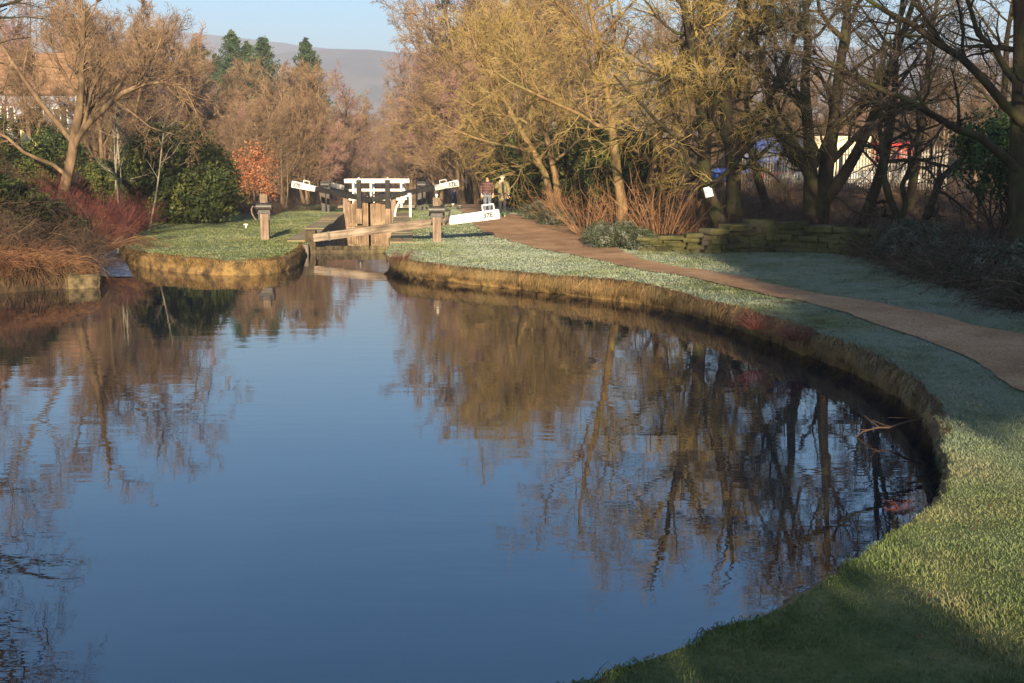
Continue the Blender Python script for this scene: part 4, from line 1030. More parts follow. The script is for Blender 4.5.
# ------------------------------------------------------------------ the mossy wall
def rubble_wall(name, label, path, height, thick, mat, seed):
    g = random.Random(seed)
    L = catmull(path, .2); s = np.concatenate([[0], np.cumsum(np.linalg.norm(np.diff(L, axis=0), axis=1))])
    bm = bmesh.new(); S = s[-1]
    rows = 5
    for r in range(rows):
        q = g.uniform(-.3, 0)
        while q < S:
            l = g.uniform(.22, .6) if r < rows - 1 else g.uniform(.5, 1.0)
            c = min(max(q + l / 2, 0.05), S - .05)
            x, y = np.interp(c, s, L[:, 0]), np.interp(c, s, L[:, 1])
            x2, y2 = np.interp(min(c + .15, S), s, L[:, 0]), np.interp(min(c + .15, S), s, L[:, 1])
            x1, y1 = np.interp(max(c - .15, 0), s, L[:, 0]), np.interp(max(c - .15, 0), s, L[:, 1])
            H = np.interp(c / S, [h_[0] for h_ in height], [h_[1] for h_ in height]); hh = H / rows
            if r * hh < H:
                th = thick * (1 if r < rows - 1 else 1.12) + g.uniform(-.08, .08)
                bm_box(bm, l - .01, th, hh + .02, T3(x, y, gz(x, y) - .03 + hh * (r + .5), g.uniform(-.03, .03), g.uniform(-.03, .03), math.atan2(y2 - y1, x2 - x1) + g.uniform(-.04, .04)), .035)
            q += l
    for v in bm.verts: v.co += Vector((g.gauss(0, .012), g.gauss(0, .02), g.gauss(0, .014)))
    o = bm_done(name, bm, mat, None, True)
    return tag(o, label, 'wall')
w1 = rubble_wall('stone_wall', 'low mossy dry stone wall curving in front of the twin trunks', [(3.75, 31.5), (5.15, 31.1), (6.0, 31.4), (6.95, 31.8), (8.0, 31.6), (9.0, 30.9), (9.8, 30.0)], [(0, .40), (.15, .5), (.3, .7), (.5, .9), (.7, .8), (1, .7)], .5, M['moss_wall'], 3)

# ------------------------------------------------------------------ lock gear
LOCK_A = math.atan2(36 - 35.5, 2.6) * 0 + R(5.6)       # the gates stand square to the chamber
def text_mesh(name, body, size, Mx, mat, parent, thick=.006):
    cu = bpy.data.curves.new(name, 'FONT'); cu.body = body; cu.size = size; cu.extrude = thick; cu.offset = .010; cu.align_x = 'CENTER'; cu.align_y = 'CENTER'
    tmp = bpy.data.objects.new(name, cu); COL.objects.link(tmp)
    bpy.context.view_layer.update()
    me = bpy.data.meshes.new_from_object(tmp.evaluated_get(bpy.context.evaluated_depsgraph_get()))
    bpy.data.objects.remove(tmp)
    me.name = name
    o = link(name, me, mat, parent); o.matrix_local = Mx
    return o

def beam_mat(a, c):
    """matrix whose x axis runs from a to c, y axis level, z up"""
    a, c = Vector(a), Vector(c); X = (c - a).normalized(); Y = Vector((0, 0, 1)).cross(X).normalized(); Z = X.cross(Y)
    m_ = Matrix((X, Y, Z)).transposed().to_4x4(); m_.translation = a
    return m_, (c - a).length

def tapered_beam(name, a, c, h0, h1, w, mat, parent, seg=1):
    m_, L = beam_mat(a, c)
    bm = bmesh.new(); r = bmesh.ops.create_cube(bm, size=1.0)
    for v in r['verts']:
        hx = h1 if v.co.x > 0 else h0
        v.co = Vector(((v.co.x + .5) * L, v.co.y * w, v.co.z * hx))
    bmesh.ops.bevel(bm, geom=bm.edges[:], offset=.018, segments=2, affect='EDGES')
    o = bm_done(name, bm, mat, parent); o.matrix_local = m_
    return o, m_, L

def staple(parent, m_, L, x, top, w=.36, h=.17):
    pts_ = [(x - w / 2, 0, top - .03), (x - w / 2, 0, top + h), (x + w / 2, 0, top + h), (x + w / 2, 0, top - .03)]
    bm = bmesh.new()
    for p, q in zip(pts_[:-1], pts_[1:]):
        p, q = Vector(p), Vector(q); d_ = q - p
        bm_box(bm, .035, .035, d_.length + .035, Matrix.Translation((p + q) / 2) @ d_.to_track_quat('Z', 'Y').to_matrix().to_4x4())
    o = bm_done('handle', bm, M['paint_white'], parent); o.matrix_local = m_
    return o

# near (upper) gate: one leaf, one long rising beam
ng = thing('lock_gate', 'near lock gate with one long weathered beam ending in a white tip', 'lock gate')
hx0, hy0 = -6.42, 35.75
postL = boxes('heel_post', [(.34, .34, 1.9, T3(0, 0, 0))], M['wood_wet'], ng, .02); postL.location = (hx0, hy0, -.22)
hx1, hy1 = -3.62, 36.0
postR = boxes('mitre_post', [(.42, .36, 1.55, T3(0, 0, 0))], M['wood_wet'], ng, .02); postR.location = (hx1 - .12, hy1, -.3)
bolt = bmesh.new(); bm_cyl(bolt, .07, .07, .1, T3(0, 0, 0, R(90)), 14); bo = bm_done('bolt', bolt, M['iron_black'], postR); bo.location = (0.02, -.2, .45)
it = []
for k in range(9):
    x = hx0 + .3 + k * .28; y = hy0 + (x - hx0) * .09
    it.append((.265, .12, 1.3 + random.uniform(-.05, .03), T3(x, y, -.43 + random.uniform(-.02, .02), 0, 0, R(5))))
lf = boxes('leaf', it, M['wood_wet'], ng, .01)
boxes('rail', [(2.5, .1, .16, T3((hx0 + hx1) / 2, (hy0 + hy1) / 2 - .14, .03, 0, 0, R(5)))], M['wood_wet'], ng, .015)
Aw, Bw, Cw = Vector((-6.3, 35.55, .50)), Vector((-2.0, 35.95, 1.035)), Vector((-.42, 36.05, 1.235))
bw, mw, Lw = tapered_beam('beam', Aw, Bw, .25, .27, .30, M['wood_grey'], ng)
bt, mt_, Lt = tapered_beam('beam_tip', Bw - (Bw - Aw).normalized() * .02, Cw, .27, .31, .32, M['paint_white'], ng)
staple(bt, Matrix.Identity(4), Lt, Lt - .32, .165)
text_mesh('lettering', '37E', .21, Matrix.Translation((Lt - .36, -.165, 0)) @ Matrix.Rotation(R(90), 4, 'X'), M['letter'], bt)
end = boxes('end_cap', [(.012, .28, .27, T3(Lt + .006, 0, 0))], M['paint_white'], bt)
for xs_ in (Lw - .12, .5): boxes('iron_strap', [(.06, .34, .30, T3(xs_, 0, 0))], M['iron_black'], bw, .004)

# gate sill: stops the water at the upper gate
bm = bmesh.new(); bm_box(bm, 2.75, .35, 3.4, T3(-5.15, 36.1, -1.72, 0, 0, R(5)), .02)
struct(bm_done('gate_sill', bm, M['stone']))

# ground paddle posts
def paddle(label, x, y, h, handle_side):
    t = thing('paddle_post', label, 'lock gear', (x, y, gz(x, y)), R(4), 'timber paddle posts beside the near lock gate')
    boxes('post', [(.27, .25, h * .62, T3(0, 0, h * .31 - .03)), ], M['wood_post'], t, .012)
    boxes('post_top', [(.24, .22, h * .2, T3(0, 0, h * .93))], M['wood_post'], t, .012)
    bm = bmesh.new()
    bm_cyl(bm, .165, .165, .46, T3(0, -.02, h * .74, 0, R(90)), 20)
    bm_box(bm, .40, .30, .16, T3(0, 0, h * .66), .02)
    gb = bm_done('gear_drum', bm, M['iron_black'], t)
    for s_ in (-1, 1):
        bm = bmesh.new(); bm_cyl(bm, .185, .185, .03, T3(.235 * s_, -.02, h * .74, 0, R(90)), 20); bm_done('gear_flange', bm, M['iron_black'], gb)
    boxes('gear_plate', [(.44, .32, .045, T3(0, 0, h * .60)), (.05, .05, .22, T3(-.16, -.13, h * .52)), (.05, .05, .22, T3(.16, -.13, h * .52))], M['iron_black'], t, .006)
    bm = bmesh.new(); s_ = handle_side
    bm_cyl(bm, .028, .028, .16, T3(.30 * s_, -.02, h * .74, 0, R(90)), 10)
    tr = tube_arrays(*tube_line([(.36 * s_, -.02, h * .76), (.41 * s_, -.05, h * .70), (.40 * s_, -.07, h * .60), (.33 * s_, -.07, h * .50), (.27 * s_, -.07, h * .44)], .025, 8))
    bm_done('spindle', bm, M['iron_black'], t)
    link('crank', mesh_np('crank', *tr), M['wood_grey'] if s_ < 0 else M['iron_black'], t)
    if s_ > 0:
        bm = bmesh.new(); bm_cyl(bm, .06, .02, .16, T3(.36, -.02, h * .74, 0, R(90)), 12); bm_done('spindle_cone', bm, M['iron_black'], t)
        bm = bmesh.new(); bm_ball(bm, .05, T3(0, 0, h * 1.08)); bm_box(bm, .035, .035, .1, T3(0, 0, h * 1.04)); bm_done('knob', bm, M['paint_white'], t)
    return t
paddle('timber paddle post with black drum and pale crank, left of the near gate', *at(265.5, 240), 1.42, -1)
paddle('timber paddle post with black drum and white knob, before the long beam', *at(437, 242), 1.36, 1)

# far (lower) gates: two leaves of upright boards, black rising beams with white tips
fg_y = 56.6
def far_leaf(label, sx):
    """sx -1: left leaf"""
    t = thing('lock_gate', label, 'lock gate', group='pair of far lock gates')
    hx, cx = (-8.36, -7.16) if sx < 0 else (-5.96, -7.10)
    yh, yc = fg_y, fg_y - .38
    n = 9
    it = []
    for k in range(n):
        f = (k + .5) / n; x = hx + (cx - hx) * f; y = yh + (yc - yh) * f
        top = .95 + random.uniform(-.13, .1)
        it.append((.125, .09, top + 3.1, T3(x, y, (top - 3.1) / 2, 0, 0, math.atan2(yc - yh, cx - hx))))
    boxes('boards', it, M['wood_board'], t, .006)
    boxes('heel_post', [(.26, .26, 4.3, T3(hx, yh, -.9))], M['wood_post'], t, .015)
    boxes('mitre_post', [(.20, .20, 4.35, T3(cx, yc, -.9))], M['wood_board'], t, .015)
    boxes('rail', [(1.15, .07, .16, T3((hx + cx) / 2, (yh + yc) / 2 - .10, z_, 0, 0, math.atan2(yc - yh, cx - hx))) for z_ in (-.15, -1.2)], M['wood_board'], t, .01)
    # black paddle stand
    px_ = (360 - 512) / FPX * 55.8 if sx < 0 else (388.5 - 512) / FPX * 55.8
    st = boxes('paddle_stand', [(.24, .20, 1.42, T3(px_, 55.9, 1.36))], M['paint_black'], t, .012)
    boxes('stand_foot', [(.27, .22, .75, T3(px_, 55.9, .28))], M['wood_board'], t, .012)
    bm = bmesh.new(); bm_ball(bm, .045, T3(px_, 55.9, 2.15)); bm_box(bm, .03, .03, .1, T3(px_, 55.9, 2.1)); bm_done('knob', bm, M['paint_white'], st)
    # beam
    if sx < 0: A_, B_, C_ = (-6.95, 55.95, 1.06), (-9.9, 57.0, 1.60), (-11.15, 57.4, 1.84)
    else: A_, B_, C_ = (-7.0, 55.95, 1.10), (-3.92, 57.0, 1.66), (-2.74, 57.3, 1.90)
    A_, B_, C_ = Vector(A_), Vector(B_), Vector(C_)
    b1, m1, L1 = tapered_beam('beam', A_, B_, .25, .24, .28, M['paint_black'], t)
    b2, m2, L2 = tapered_beam('beam_tip', B_, C_, .26, .33, .32, M['paint_white'], t)
    staple(b2, Matrix.Identity(4), L2, L2 - .75, .17, .34, .13)
    # lettering on the side towards the camera
    if sx < 0: mm = Matrix.Translation((L2 - .32, .163, 0)) @ Matrix.Rotation(R(180), 4, 'Z') @ Matrix.Rotation(R(90), 4, 'X')
    else: mm = Matrix.Translation((L2 - .34, -.163, 0)) @ Matrix.Rotation(R(90), 4, 'X')
    text_mesh('lettering', '37E', .27, mm, M['letter'], b2)
    return t
far_leaf('far lock gate whose black and white beam points up to the left', -1)
far_leaf('far lock gate whose black and white beam points up to the right', 1)
# black gear boxes standing by the far gates
def gear_box(label, px, y, ztop):
    x = (px - 512) / FPX * y; z0 = gz(x, y); h = ztop - z0
    t = thing('paddle_gear', label, 'lock gear', (x, y, z0), 0, 'black paddle gear by the far lock gates')
    boxes('post', [(.22, .2, h * .7, T3(-.11, 0, h * .35 - .02)), (.14, .16, h * .7, T3(.14, 0, h * .35 - .02))], M['iron_black'], t, .012)
    bm = bmesh.new(); bm_box(bm, .5, .36, h * .3, T3(0, 0, h * .82), .04); bm_cyl(bm, .2, .2, .42, T3(0, -.04, h * .86, 0, R(90)), 18); gb = bm_done('gear_drum', bm, M['iron_black'], t)
    bm = bmesh.new(); bm_cyl(bm, .03, .03, .3, T3(.3, -.04, h * .86, 0, R(90)), 10); bm_done('spindle', bm, M['iron_black'], gb)
gear_box('black paddle gear behind the black beam on the left of the far gates', 327, 59.5, 2.0)
gear_box('black paddle gear behind the black beam on the right of the far gates', 422.5, 59.5, 1.98)

# white railed footbridge beyond the gates
fb = thing('footbridge', 'white railed footbridge crossing the canal just beyond the far gates', 'footbridge')
yb = 62.5
xa, xb = (346 - 512) / FPX * yb, (408.5 - 512) / FPX * yb
boxes('deck', [(xb - xa + .8, 1.2, .16, T3((xa + xb) / 2, yb + .6, .52))], M['wood_grey'], fb, .01)
for yy in (yb, yb + 1.15):
    boxes('top_rail', [(xb - xa, .10, .22, T3((xa + xb) / 2, yy, 1.93))], M['paint_white'], fb, .01)
    boxes('mid_rail', [(xb - xa - .5, .06, .11, T3((xa + xb) / 2, yy, 1.42))], M['paint_white'], fb, .008)
    boxes('low_rail', [(xb - xa - .3, .07, .11, T3((xa + xb) / 2, yy, .92))], M['paint_white'], fb, .008)
    for f in (.14, .42, .66, .9):
        boxes('upright', [(.11, .11, 1.4, T3(xa + (xb - xa) * f, yy, 1.16))], M['paint_white'], fb, .008)
# white quarter-circle guard
y = 52.0; gx = (411 - 512) / FPX * y; gz0 = gz(gx, y)
t = thing('curved_guard', 'white quarter round guard rail beside the right far gate', 'guard rail', (gx, y, gz0), 0)
boxes('upright', [(.11, .08, 1.08, T3(0, 0, .52)), (.16, .1, .06, T3(-.03, 0, 1.08))], M['paint_white'], t, .01)
bm = bmesh.new(); n = 10; pr = None
for k in range(n):
    a0, a1 = R(90) * k / n, R(90) * (k + 1) / n
    p = Vector((-.72 * math.cos(a0) + 0.0, 0, 1.0 * math.sin(a0))); q = Vector((-.72 * math.cos(a1), 0, 1.0 * math.sin(a1)))
    bm_box(bm, .07, .085, (q - p).length + .02, Matrix.Translation((p + q) / 2) @ (q - p).to_track_quat('Z', 'Y').to_matrix().to_4x4())
bm_done('arc', bm, M['paint_white'], t)

# white tipped beam of the next lock down, beyond the footbridge
nb = thing('lock_beam', 'short white tipped beam of the next lock glimpsed left of the white footbridge', 'lock beam')
y = 92.0
a_, c_ = Vector(((346 - 512) / FPX * y, y, 1.0)), Vector(((333 - 512) / FPX * y, y, 1.25))
z_ = gz(a_.x, y)
tapered_beam('beam', a_ + Vector((2.2, .3, -.3)), a_, .36, .34, .3, M['paint_black'], nb)
tapered_beam('beam_tip', a_, c_, .36, .4, .34, M['paint_white'], nb)
boxes('heel_post', [(.35, .35, 3.2, T3(a_.x + 1.2, y + .2, -.75))], M['paint_black'], nb, .02)

# small white mooring markers in the turf
for i, (px, py, lab) in enumerate([(246, 227.5, 'small white marker in the lawn left of the paddle post'), (286, 208, 'small white marker at the back of the lawn'), (397, 228.5, 'small white marker in the turf below the right paddle post'), (453, 208, 'small white marker in the turf behind the long white beam tip'), (460, 212, 'pale stake in the turf just above the white beam tip')]):
    x, y = at(px, py)
    t = thing('turf_marker', lab, 'marker', (x, y, gz(x, y)), 0, 'small white markers in the turf')
    boxes('stake', [(.05, .05, .14, T3(0, 0, .05))], M['paint_white'], t, .004)
    boxes('cap', [(.16, .07, .05, T3(0, 0, .135))], M['paint_white'], t, .006)

M['block'] = simple('lichen_stone', [(0.015, 0.012, 0.007), (0.06, 0.045, 0.022), (0.12, 0.088, 0.045), (0.04, 0.038, 0.016)], 3.5, 0.95, 0.9, 12, world_pos=True)
# stone block at the end of the left shore
x, y = -9.82, 25.5
bm = bmesh.new(); bm_box(bm, .72, .5, .52, T3(0, 0, 0), .05)
bmesh.ops.subdivide_edges(bm, edges=bm.edges[:], cuts=3, use_grid_fill=True)
gr_ = random.Random(5)
for v in bm.verts: v.co += Vector((gr_.gauss(0, .012), gr_.gauss(0, .012), gr_.gauss(0, .012)))
bmesh.ops.transform(bm, matrix=T3(x, y, .04, R(-3), R(4), R(14)), verts=bm.verts[:])
tag(bm_done('stone_block', bm, M['block'], None, False), 'squared yellowish stone block ending the left shore', 'stone')
# a fallen branch by the water, right bank
g = rs_(800)
P0 = np.array([[(4.15, 11.0, .24), (4.0, 11.05, .19), (3.85, 11.1, .12), (3.72, 11.1, .12), (3.6, 11.2, .05)]]); R0_ = np.full((1, 5), .010)
P1, R1 = spawn(g, P0, R0_, 6, .1, 1, R(35), .2, .5, 4, wig=.12, rs=.6, rmin=.004)
tag(link('fallen_branch', tubes_mesh('fallen_branch', [(P0, R0_, 6), (P1, R1, 4)]), M['twig_bramble']), 'dead branch caught on the right bank just above the water', 'branch')

# ------------------------------------------------------------------ houses and picket fence at the left
M['roof'] = simple('roof_tiles', [(0.10, 0.055, 0.03), (0.16, 0.092, 0.05), (0.22, 0.135, 0.078)], 1.4, 0.85, 0.6, 12, mapping=(1, 4, 4))
M['render'] = simple('house_render', [(0.16, 0.17, 0.21), (0.22, 0.235, 0.28)], 1.0, 0.9)
def house(label, x, y, rz, w, dpt, eave, ridge, windows, chim):
    z0 = gz(x, y) - .3
    t = thing('house', label, 'house', (x, y, z0), rz, 'houses glimpsed through the twigs at the left')
    bm = bmesh.new(); bm_box(bm, w, dpt, eave, T3(0, 0, eave / 2))
    for s_ in (-1, 1):
        vs = [bm.verts.new((s_ * (w / 2 - .01), q, z_)) for q, z_ in ((-dpt / 2, eave), (dpt / 2, eave), (0, ridge - .12))]
        bm.faces.new(vs)
    bm_done('wall', bm, M['render'], t)
    sl = math.atan2(ridge - eave, dpt / 2 + .3); Ls = math.hypot(ridge - eave, dpt / 2 + .3)
    rf = boxes('roof', [(w + .6, Ls, .14, T3(0, s_ * (dpt / 4 + .15), (eave + ridge) / 2, -s_ * sl)) for s_ in (-1, 1)], M['roof'], t)
    for cx in chim:
        ch = boxes('chimney', [(.7, .6, 1.5, T3(cx, .2, ridge + .3)), (.8, .7, .12, T3(cx, .2, ridge + 1.08))], M['stone'], rf)
        bm = bmesh.new(); bm_cyl(bm, .12, .1, .4, T3(cx, .2, ridge + 1.33), 12); bm_done('chimney_pot', bm, M['roof'], ch)
    for (wx, wz, ww, wh) in windows:
        f = boxes('window', [(ww + .14, .08, .08, T3(wx, -dpt / 2 - .03, wz + wh / 2 + .04)), (ww + .2, .14, .08, T3(wx, -dpt / 2 - .06, wz - wh / 2 - .04)), (.08, .08, wh, T3(wx - ww / 2 - .03, -dpt / 2 - .03, wz)), (.08, .08, wh, T3(wx + ww / 2 + .03, -dpt / 2 - .03, wz)), (.06, .07, wh, T3(wx, -dpt / 2 - .03, wz))], M['paint_white'], t)
        boxes('pane', [(ww, .03, wh, T3(wx, -dpt / 2 - .012, wz))], M['glass'], f)
    boxes('downpipe', [(.1, .1, eave, T3(w / 2 - .15, -dpt / 2 - .07, eave / 2))], M['paint_white'], t)
    return t
house('pale house with orange tiled roof seen through twigs behind the picket fence', -30.1, 74, R(4), 2.9 * 2, 6, 3.4, 6.1, [(-1.5, 1.9, .8, 1.3), (.2, 1.9, .9, 1.3), (1.7, 1.9, .8, 1.2)], [2.0])
house('house with tall orange roof cut by the left border of the photo', -37.0, 72, R(-3), 7.2, 6.5, 3.9, 7.2, [(2.4, 2.0, .8, 1.3), (.6, 2.0, .8, 1.3)], [2.9])

def picket_fence(label, a, c, h, n, posts, name='picket_fence', mat=None, pales=True, tip=.1, gap=.55):
    t = thing(name, label, 'fence')
    a, c = np.array(a), np.array(c); ang = math.atan2(c[1] - a[1], c[0] - a[0]); L = np.linalg.norm(c - a)
    V, F = [], []
    w = L / n * gap / 2
    bm = bmesh.new()
    for k in range(n):
        p = a + (c - a) * (k + .5) / n; z = gz(*p); hh = h + random.uniform(-.02, .02)
        u = np.array([math.cos(ang), math.sin(ang)]) * w; v = np.array([-math.sin(ang), math.cos(ang)]) * .012
        prof = [(-1, .08), (1, .08), (1, hh - tip), (0, hh), (-1, hh - tip)]
        fr = [bm.verts.new((p[0] + u[0] * s_ - v[0], p[1] + u[1] * s_ - v[1], z + zz)) for s_, zz in prof]
        bk = [bm.verts.new((p[0] + u[0] * s_ + v[0], p[1] + u[1] * s_ + v[1], z + zz)) for s_, zz in prof]
        bm.faces.new(fr); bm.faces.new(bk[::-1])
        for i in range(5): bm.faces.new((fr[i], bk[i], bk[(i + 1) % 5], fr[(i + 1) % 5]))
    bm_done('pales', bm, mat, t)
    segs = max(1, int(L / 2.5))
    it = []
    for s_ in range(segs):
        p, q = a + (c - a) * s_ / segs, a + (c - a) * (s_ + 1) / segs
        off = np.array([-math.sin(ang), math.cos(ang)]) * .05
        for f in (.25, .8):
            P_, Q_ = Vector((*(p + off), gz(*p) + h * f)), Vector((*(q + off), gz(*q) + h * f)); m_, l_ = beam_mat(P_, Q_)
            it.append((l_, .05, .07, m_ @ Matrix.Translation((l_ / 2, 0, 0))))
    boxes('rails', it, mat, t)
    for s_ in range(segs + 1):
        p = a + (c - a) * s_ / segs + np.array([-math.sin(ang), math.cos(ang)]) * .11
        boxes('post', [(.09, .09, h * .98, T3(p[0], p[1], gz(*p) + h * .47))], mat, t)
    return t
M['picket'] = simple('picket_wood', [(0.34, 0.29, 0.12), (0.5, 0.44, 0.2), (0.6, 0.55, 0.32)], 3.0, 0.8)
picket_fence('yellowish wooden picket fence on the slope below the house', ((14 - 512) / FPX * 50, 51.5), ((54 - 512) / FPX * 50, 49.0), .95, 20, 4, mat=M['picket'])
# steel palisade behind the wood
picket_fence('tall galvanised palisade fence in front of the parked vehicles', (12.0, 60.0), (22.3, 58.0), 2.3, 72, 4, 'palisade_fence', M['galv'], tip=.18, gap=.48)

# ------------------------------------------------------------------ vehicles behind the palisade
def wheel(parent, x, y, r=.32):
    bm = bmesh.new(); bm_cyl(bm, r, r, .2, T3(0, 0, 0, R(90)), 20); w = bm_done('wheel', bm, M['rubber'], parent); w.location = (x, y, r)
    bm = bmesh.new(); bm_cyl(bm, r * .6, r * .55, .04, T3(0, -.11 if y < 0 else .11, 0, R(90)), 14); bm_done('rim', bm, M['car_silver'], w)
def car(label, x, y, rz, paint, group):
    t = thing('parked_car', label, 'car', (x, y, gz(x, y)), rz, group)
    prof = [(-2.05, .35), (2.0, .35), (2.1, .6), (2.0, .82), (1.1, .95), (.5, 1.0), (-1.5, 1.0), (-2.0, .95), (-2.1, .65)]
    cab = [(-1.75, .98), (1.0, .98), (.25, 1.42), (-.2, 1.48), (-1.1, 1.46), (-1.5, 1.38)]
    for nm, pr, hw, ht, mt in (('body', prof, .86, .82, paint), ('cabin', cab, .76, .6, 'car_' + 'navy')):
        bm = bmesh.new(); zs = [p[1] for p in pr]; z0, z1 = min(zs), max(zs)
        sides = []
        for s_ in (-1, 1): sides.append([bm.verts.new((p[0], s_ * (hw + (ht - hw) * (p[1] - z0) / (z1 - z0)), p[1])) for p in pr])
        bm.faces.new(sides[0]); bm.faces.new(sides[1][::-1]); n = len(pr)
        for i in range(n): bm.faces.new((sides[0][i], sides[1][i], sides[1][(i + 1) % n], sides[0][(i + 1) % n]))
        bmesh.ops.recalc_face_normals(bm, faces=bm.faces[:])
        bmesh.ops.bevel(bm, geom=[e for e in bm.edges], offset=.04, segments=2, affect='EDGES')
        b_ = bm_done(nm, bm, M[mt] if nm == 'body' else M['glass'], t, False)
    boxes('roof', [(1.25, 1.16, .05, T3(-.5, 0, 1.475)), (.07, 1.25, .42, T3(-.45, 0, 1.22))], M[paint], t, .02)
    for wx in (-1.3, 1.3):
        for wy in (-.78, .78): wheel(t, wx, wy)
    for s_ in (-1, 1):
        boxes('headlight', [(.06, .28, .13, T3(2.06, s_ * .6, .68))], M['paint_white'], t, .02)
        boxes('taillight', [(.06, .2, .16, T3(-2.06, s_ * .65, .75))], M['car_red'], t, .02)
    return t
def van(label, x, y, rz, paint, L, H, group):
    t = thing('parked_van', label, 'van', (x, y, gz(x, y)), rz, group)
    boxes('cargo_box', [(L, 2.0, H - .55, T3(-.4, 0, .55 + (H - .55) / 2))], M[paint], t, .05)
    prof = [(L / 2 - .38, .45), (L / 2 + 1.5, .45), (L / 2 + 1.55, .95), (L / 2 + 1.0, 1.15), (L / 2 + .55, 1.95), (L / 2 - .38, 2.0)]
    bm = bmesh.new(); sd = [[bm.verts.new((p[0], s_ * .92, p[1])) for p in prof] for s_ in (-1, 1)]
    bm.faces.new(sd[0]); bm.faces.new(sd[1][::-1]); n = len(prof)
    for i in range(n): bm.faces.new((sd[0][i], sd[1][i], sd[1][(i + 1) % n], sd[0][(i + 1) % n]))
    bmesh.ops.recalc_face_normals(bm, faces=bm.faces[:]); bmesh.ops.bevel(bm, geom=bm.edges[:], offset=.04, segments=2, affect='EDGES')
    cb_ = bm_done('cab', bm, M[paint], t)
    for s_ in (-1, 1): boxes('side_window', [(.75, .02, .55, T3(L / 2 + .1, s_ * .925, 1.5))], M['glass'], cb_)
    boxes('windscreen', [(.04, 1.5, .7, T3(L / 2 + .83, 0, 1.55, 0, R(-29)))], M['glass'], cb_)
    boxes('chassis', [(L + 1.6, 1.5, .16, T3(.2, 0, .5))], M['iron_black'], t)
    for wx in (-L / 2 + .6, L / 2 + .9):
        for wy in (-.85, .85): wheel(t, wx, wy, .38)
    return t
GP = 'vehicles parked behind the palisade fence'
van('cream box van behind the palisade, mostly hidden by the many stemmed tree', 17.9, 64.5, R(183), 'car_cream', 3.6, 3.0, GP)
van('blue van with tall sides at the left end of the parked vehicles', 14.2, 66.0, R(200), 'car_blue', 2.2, 2.9, GP)
car('red car parked low in front of the blue van', 14.0, 62.2, R(190), 'car_red', GP)
car('white car parked between the red car and the cream van', 15.9, 62.6, R(250), 'car_white', GP)
car('silver car seen through the palisade right of the many stemmed tree', 20.2, 62.5, R(185), 'car_silver', GP)
van('red van behind the leaning dark tree', 21.9, 66.0, R(110), 'car_red', 2.0, 2.7, GP)
van('yellow van just right of the many stemmed tree', 19.9, 69.0, R(120), 'car_yellow', 2.0, 2.9, GP)

# ------------------------------------------------------------------ people
def skin_mesh(name, verts, edges, radii, sub=1, root=0):
    me = bpy.data.meshes.new(name); me.from_pydata([Vector(v) for v in verts], edges, [])
    o = bpy.data.objects.new(name, me); COL.objects.link(o)
    o.modifiers.new('skin', 'SKIN')
    if not me.skin_vertices: 
        bm = bmesh.new(); bm.from_mesh(me); bm.verts.layers.skin.verify(); bm.to_mesh(me); bm.free()
    for i, r in enumerate(radii):
        sv = me.skin_vertices[0].data[i]; sv.radius = (r, r) if np.isscalar(r) else r; sv.use_root = (i == root)
    if sub:
        sm = o.modifiers.new('sub', 'SUBSURF'); sm.levels = sub; sm.render_levels = sub
    bpy.context.view_layer.update()
    out = bpy.data.meshes.new_from_object(o.evaluated_get(bpy.context.evaluated_depsgraph_get()))
    bpy.data.objects.remove(o)
    out.name = name
    out.polygons.foreach_set('use_smooth', np.ones(len(out.polygons), bool))
    return out

def join_meshes(name, mes):
    bm = bmesh.new()
    for me in mes: bm.from_mesh(me)
    out = bpy.data.meshes.new(name); bm.to_mesh(out); bm.free()
    out.polygons.foreach_set('use_smooth', np.ones(len(out.polygons), bool))
    return out

M['skin'] = simple('skin', [(0.55, 0.30, 0.21), (0.62, 0.36, 0.26)], 5, 0.5)
M['denim'] = simple('denim', [(0.06, 0.075, 0.12), (0.11, 0.135, 0.20)], 9, 0.9)
M['cloth_black'] = simple('cloth_black', [(0.012, 0.012, 0.014), (0.025, 0.024, 0.028)], 9, 0.9)
m, nt, b = new_mat('plaid'); M['plaid'] = m
wv = nd(nt, 'ShaderNodeTexWave'); wv.bands_direction = 'Z'; wv.inputs['Scale'].default_value = 2.6; wv.inputs['Distortion'].default_value = .6
nt.links.new(opos(nt), wv.inputs['Vector'])
nt.links.new(ramp(nt, wv.outputs['Fac'], [(0.2, (0.028, 0.011, 0.012)), (0.55, (0.05, 0.017, 0.017)), (0.85, (0.082, 0.036, 0.03))]), b.inputs['Base Color']); b.inputs['Roughness'].default_value = .8
M['coat_khaki'] = simple('coat_khaki', [(0.125, 0.108, 0.05), (0.18, 0.157, 0.078)], 6, 0.9)
M['hat_wool'] = simple('wool_white', [(0.38, 0.35, 0.29), (0.48, 0.45, 0.40)], 14, 0.95)
M['boot_green'] = simple('boot_green', [(0.04, 0.085, 0.03), (0.06, 0.12, 0.045)], 6, 0.5)
M['hair_dark'] = simple('hair_dark', [(0.03, 0.015, 0.01), (0.06, 0.03, 0.02)], 10, 0.7)
M['hair_grey'] = simple('hair_grey', [(0.3, 0.26, 0.22), (0.42, 0.38, 0.33)], 10, 0.7)
M['coat_navy'] = simple('coat_navy', [(0.04, 0.042, 0.11), (0.07, 0.072, 0.17)], 8, 0.85)
M['coat_lining'] = simple('coat_lining', [(0.10, 0.05, 0.02), (0.22, 0.12, 0.05)], 9, 0.9)

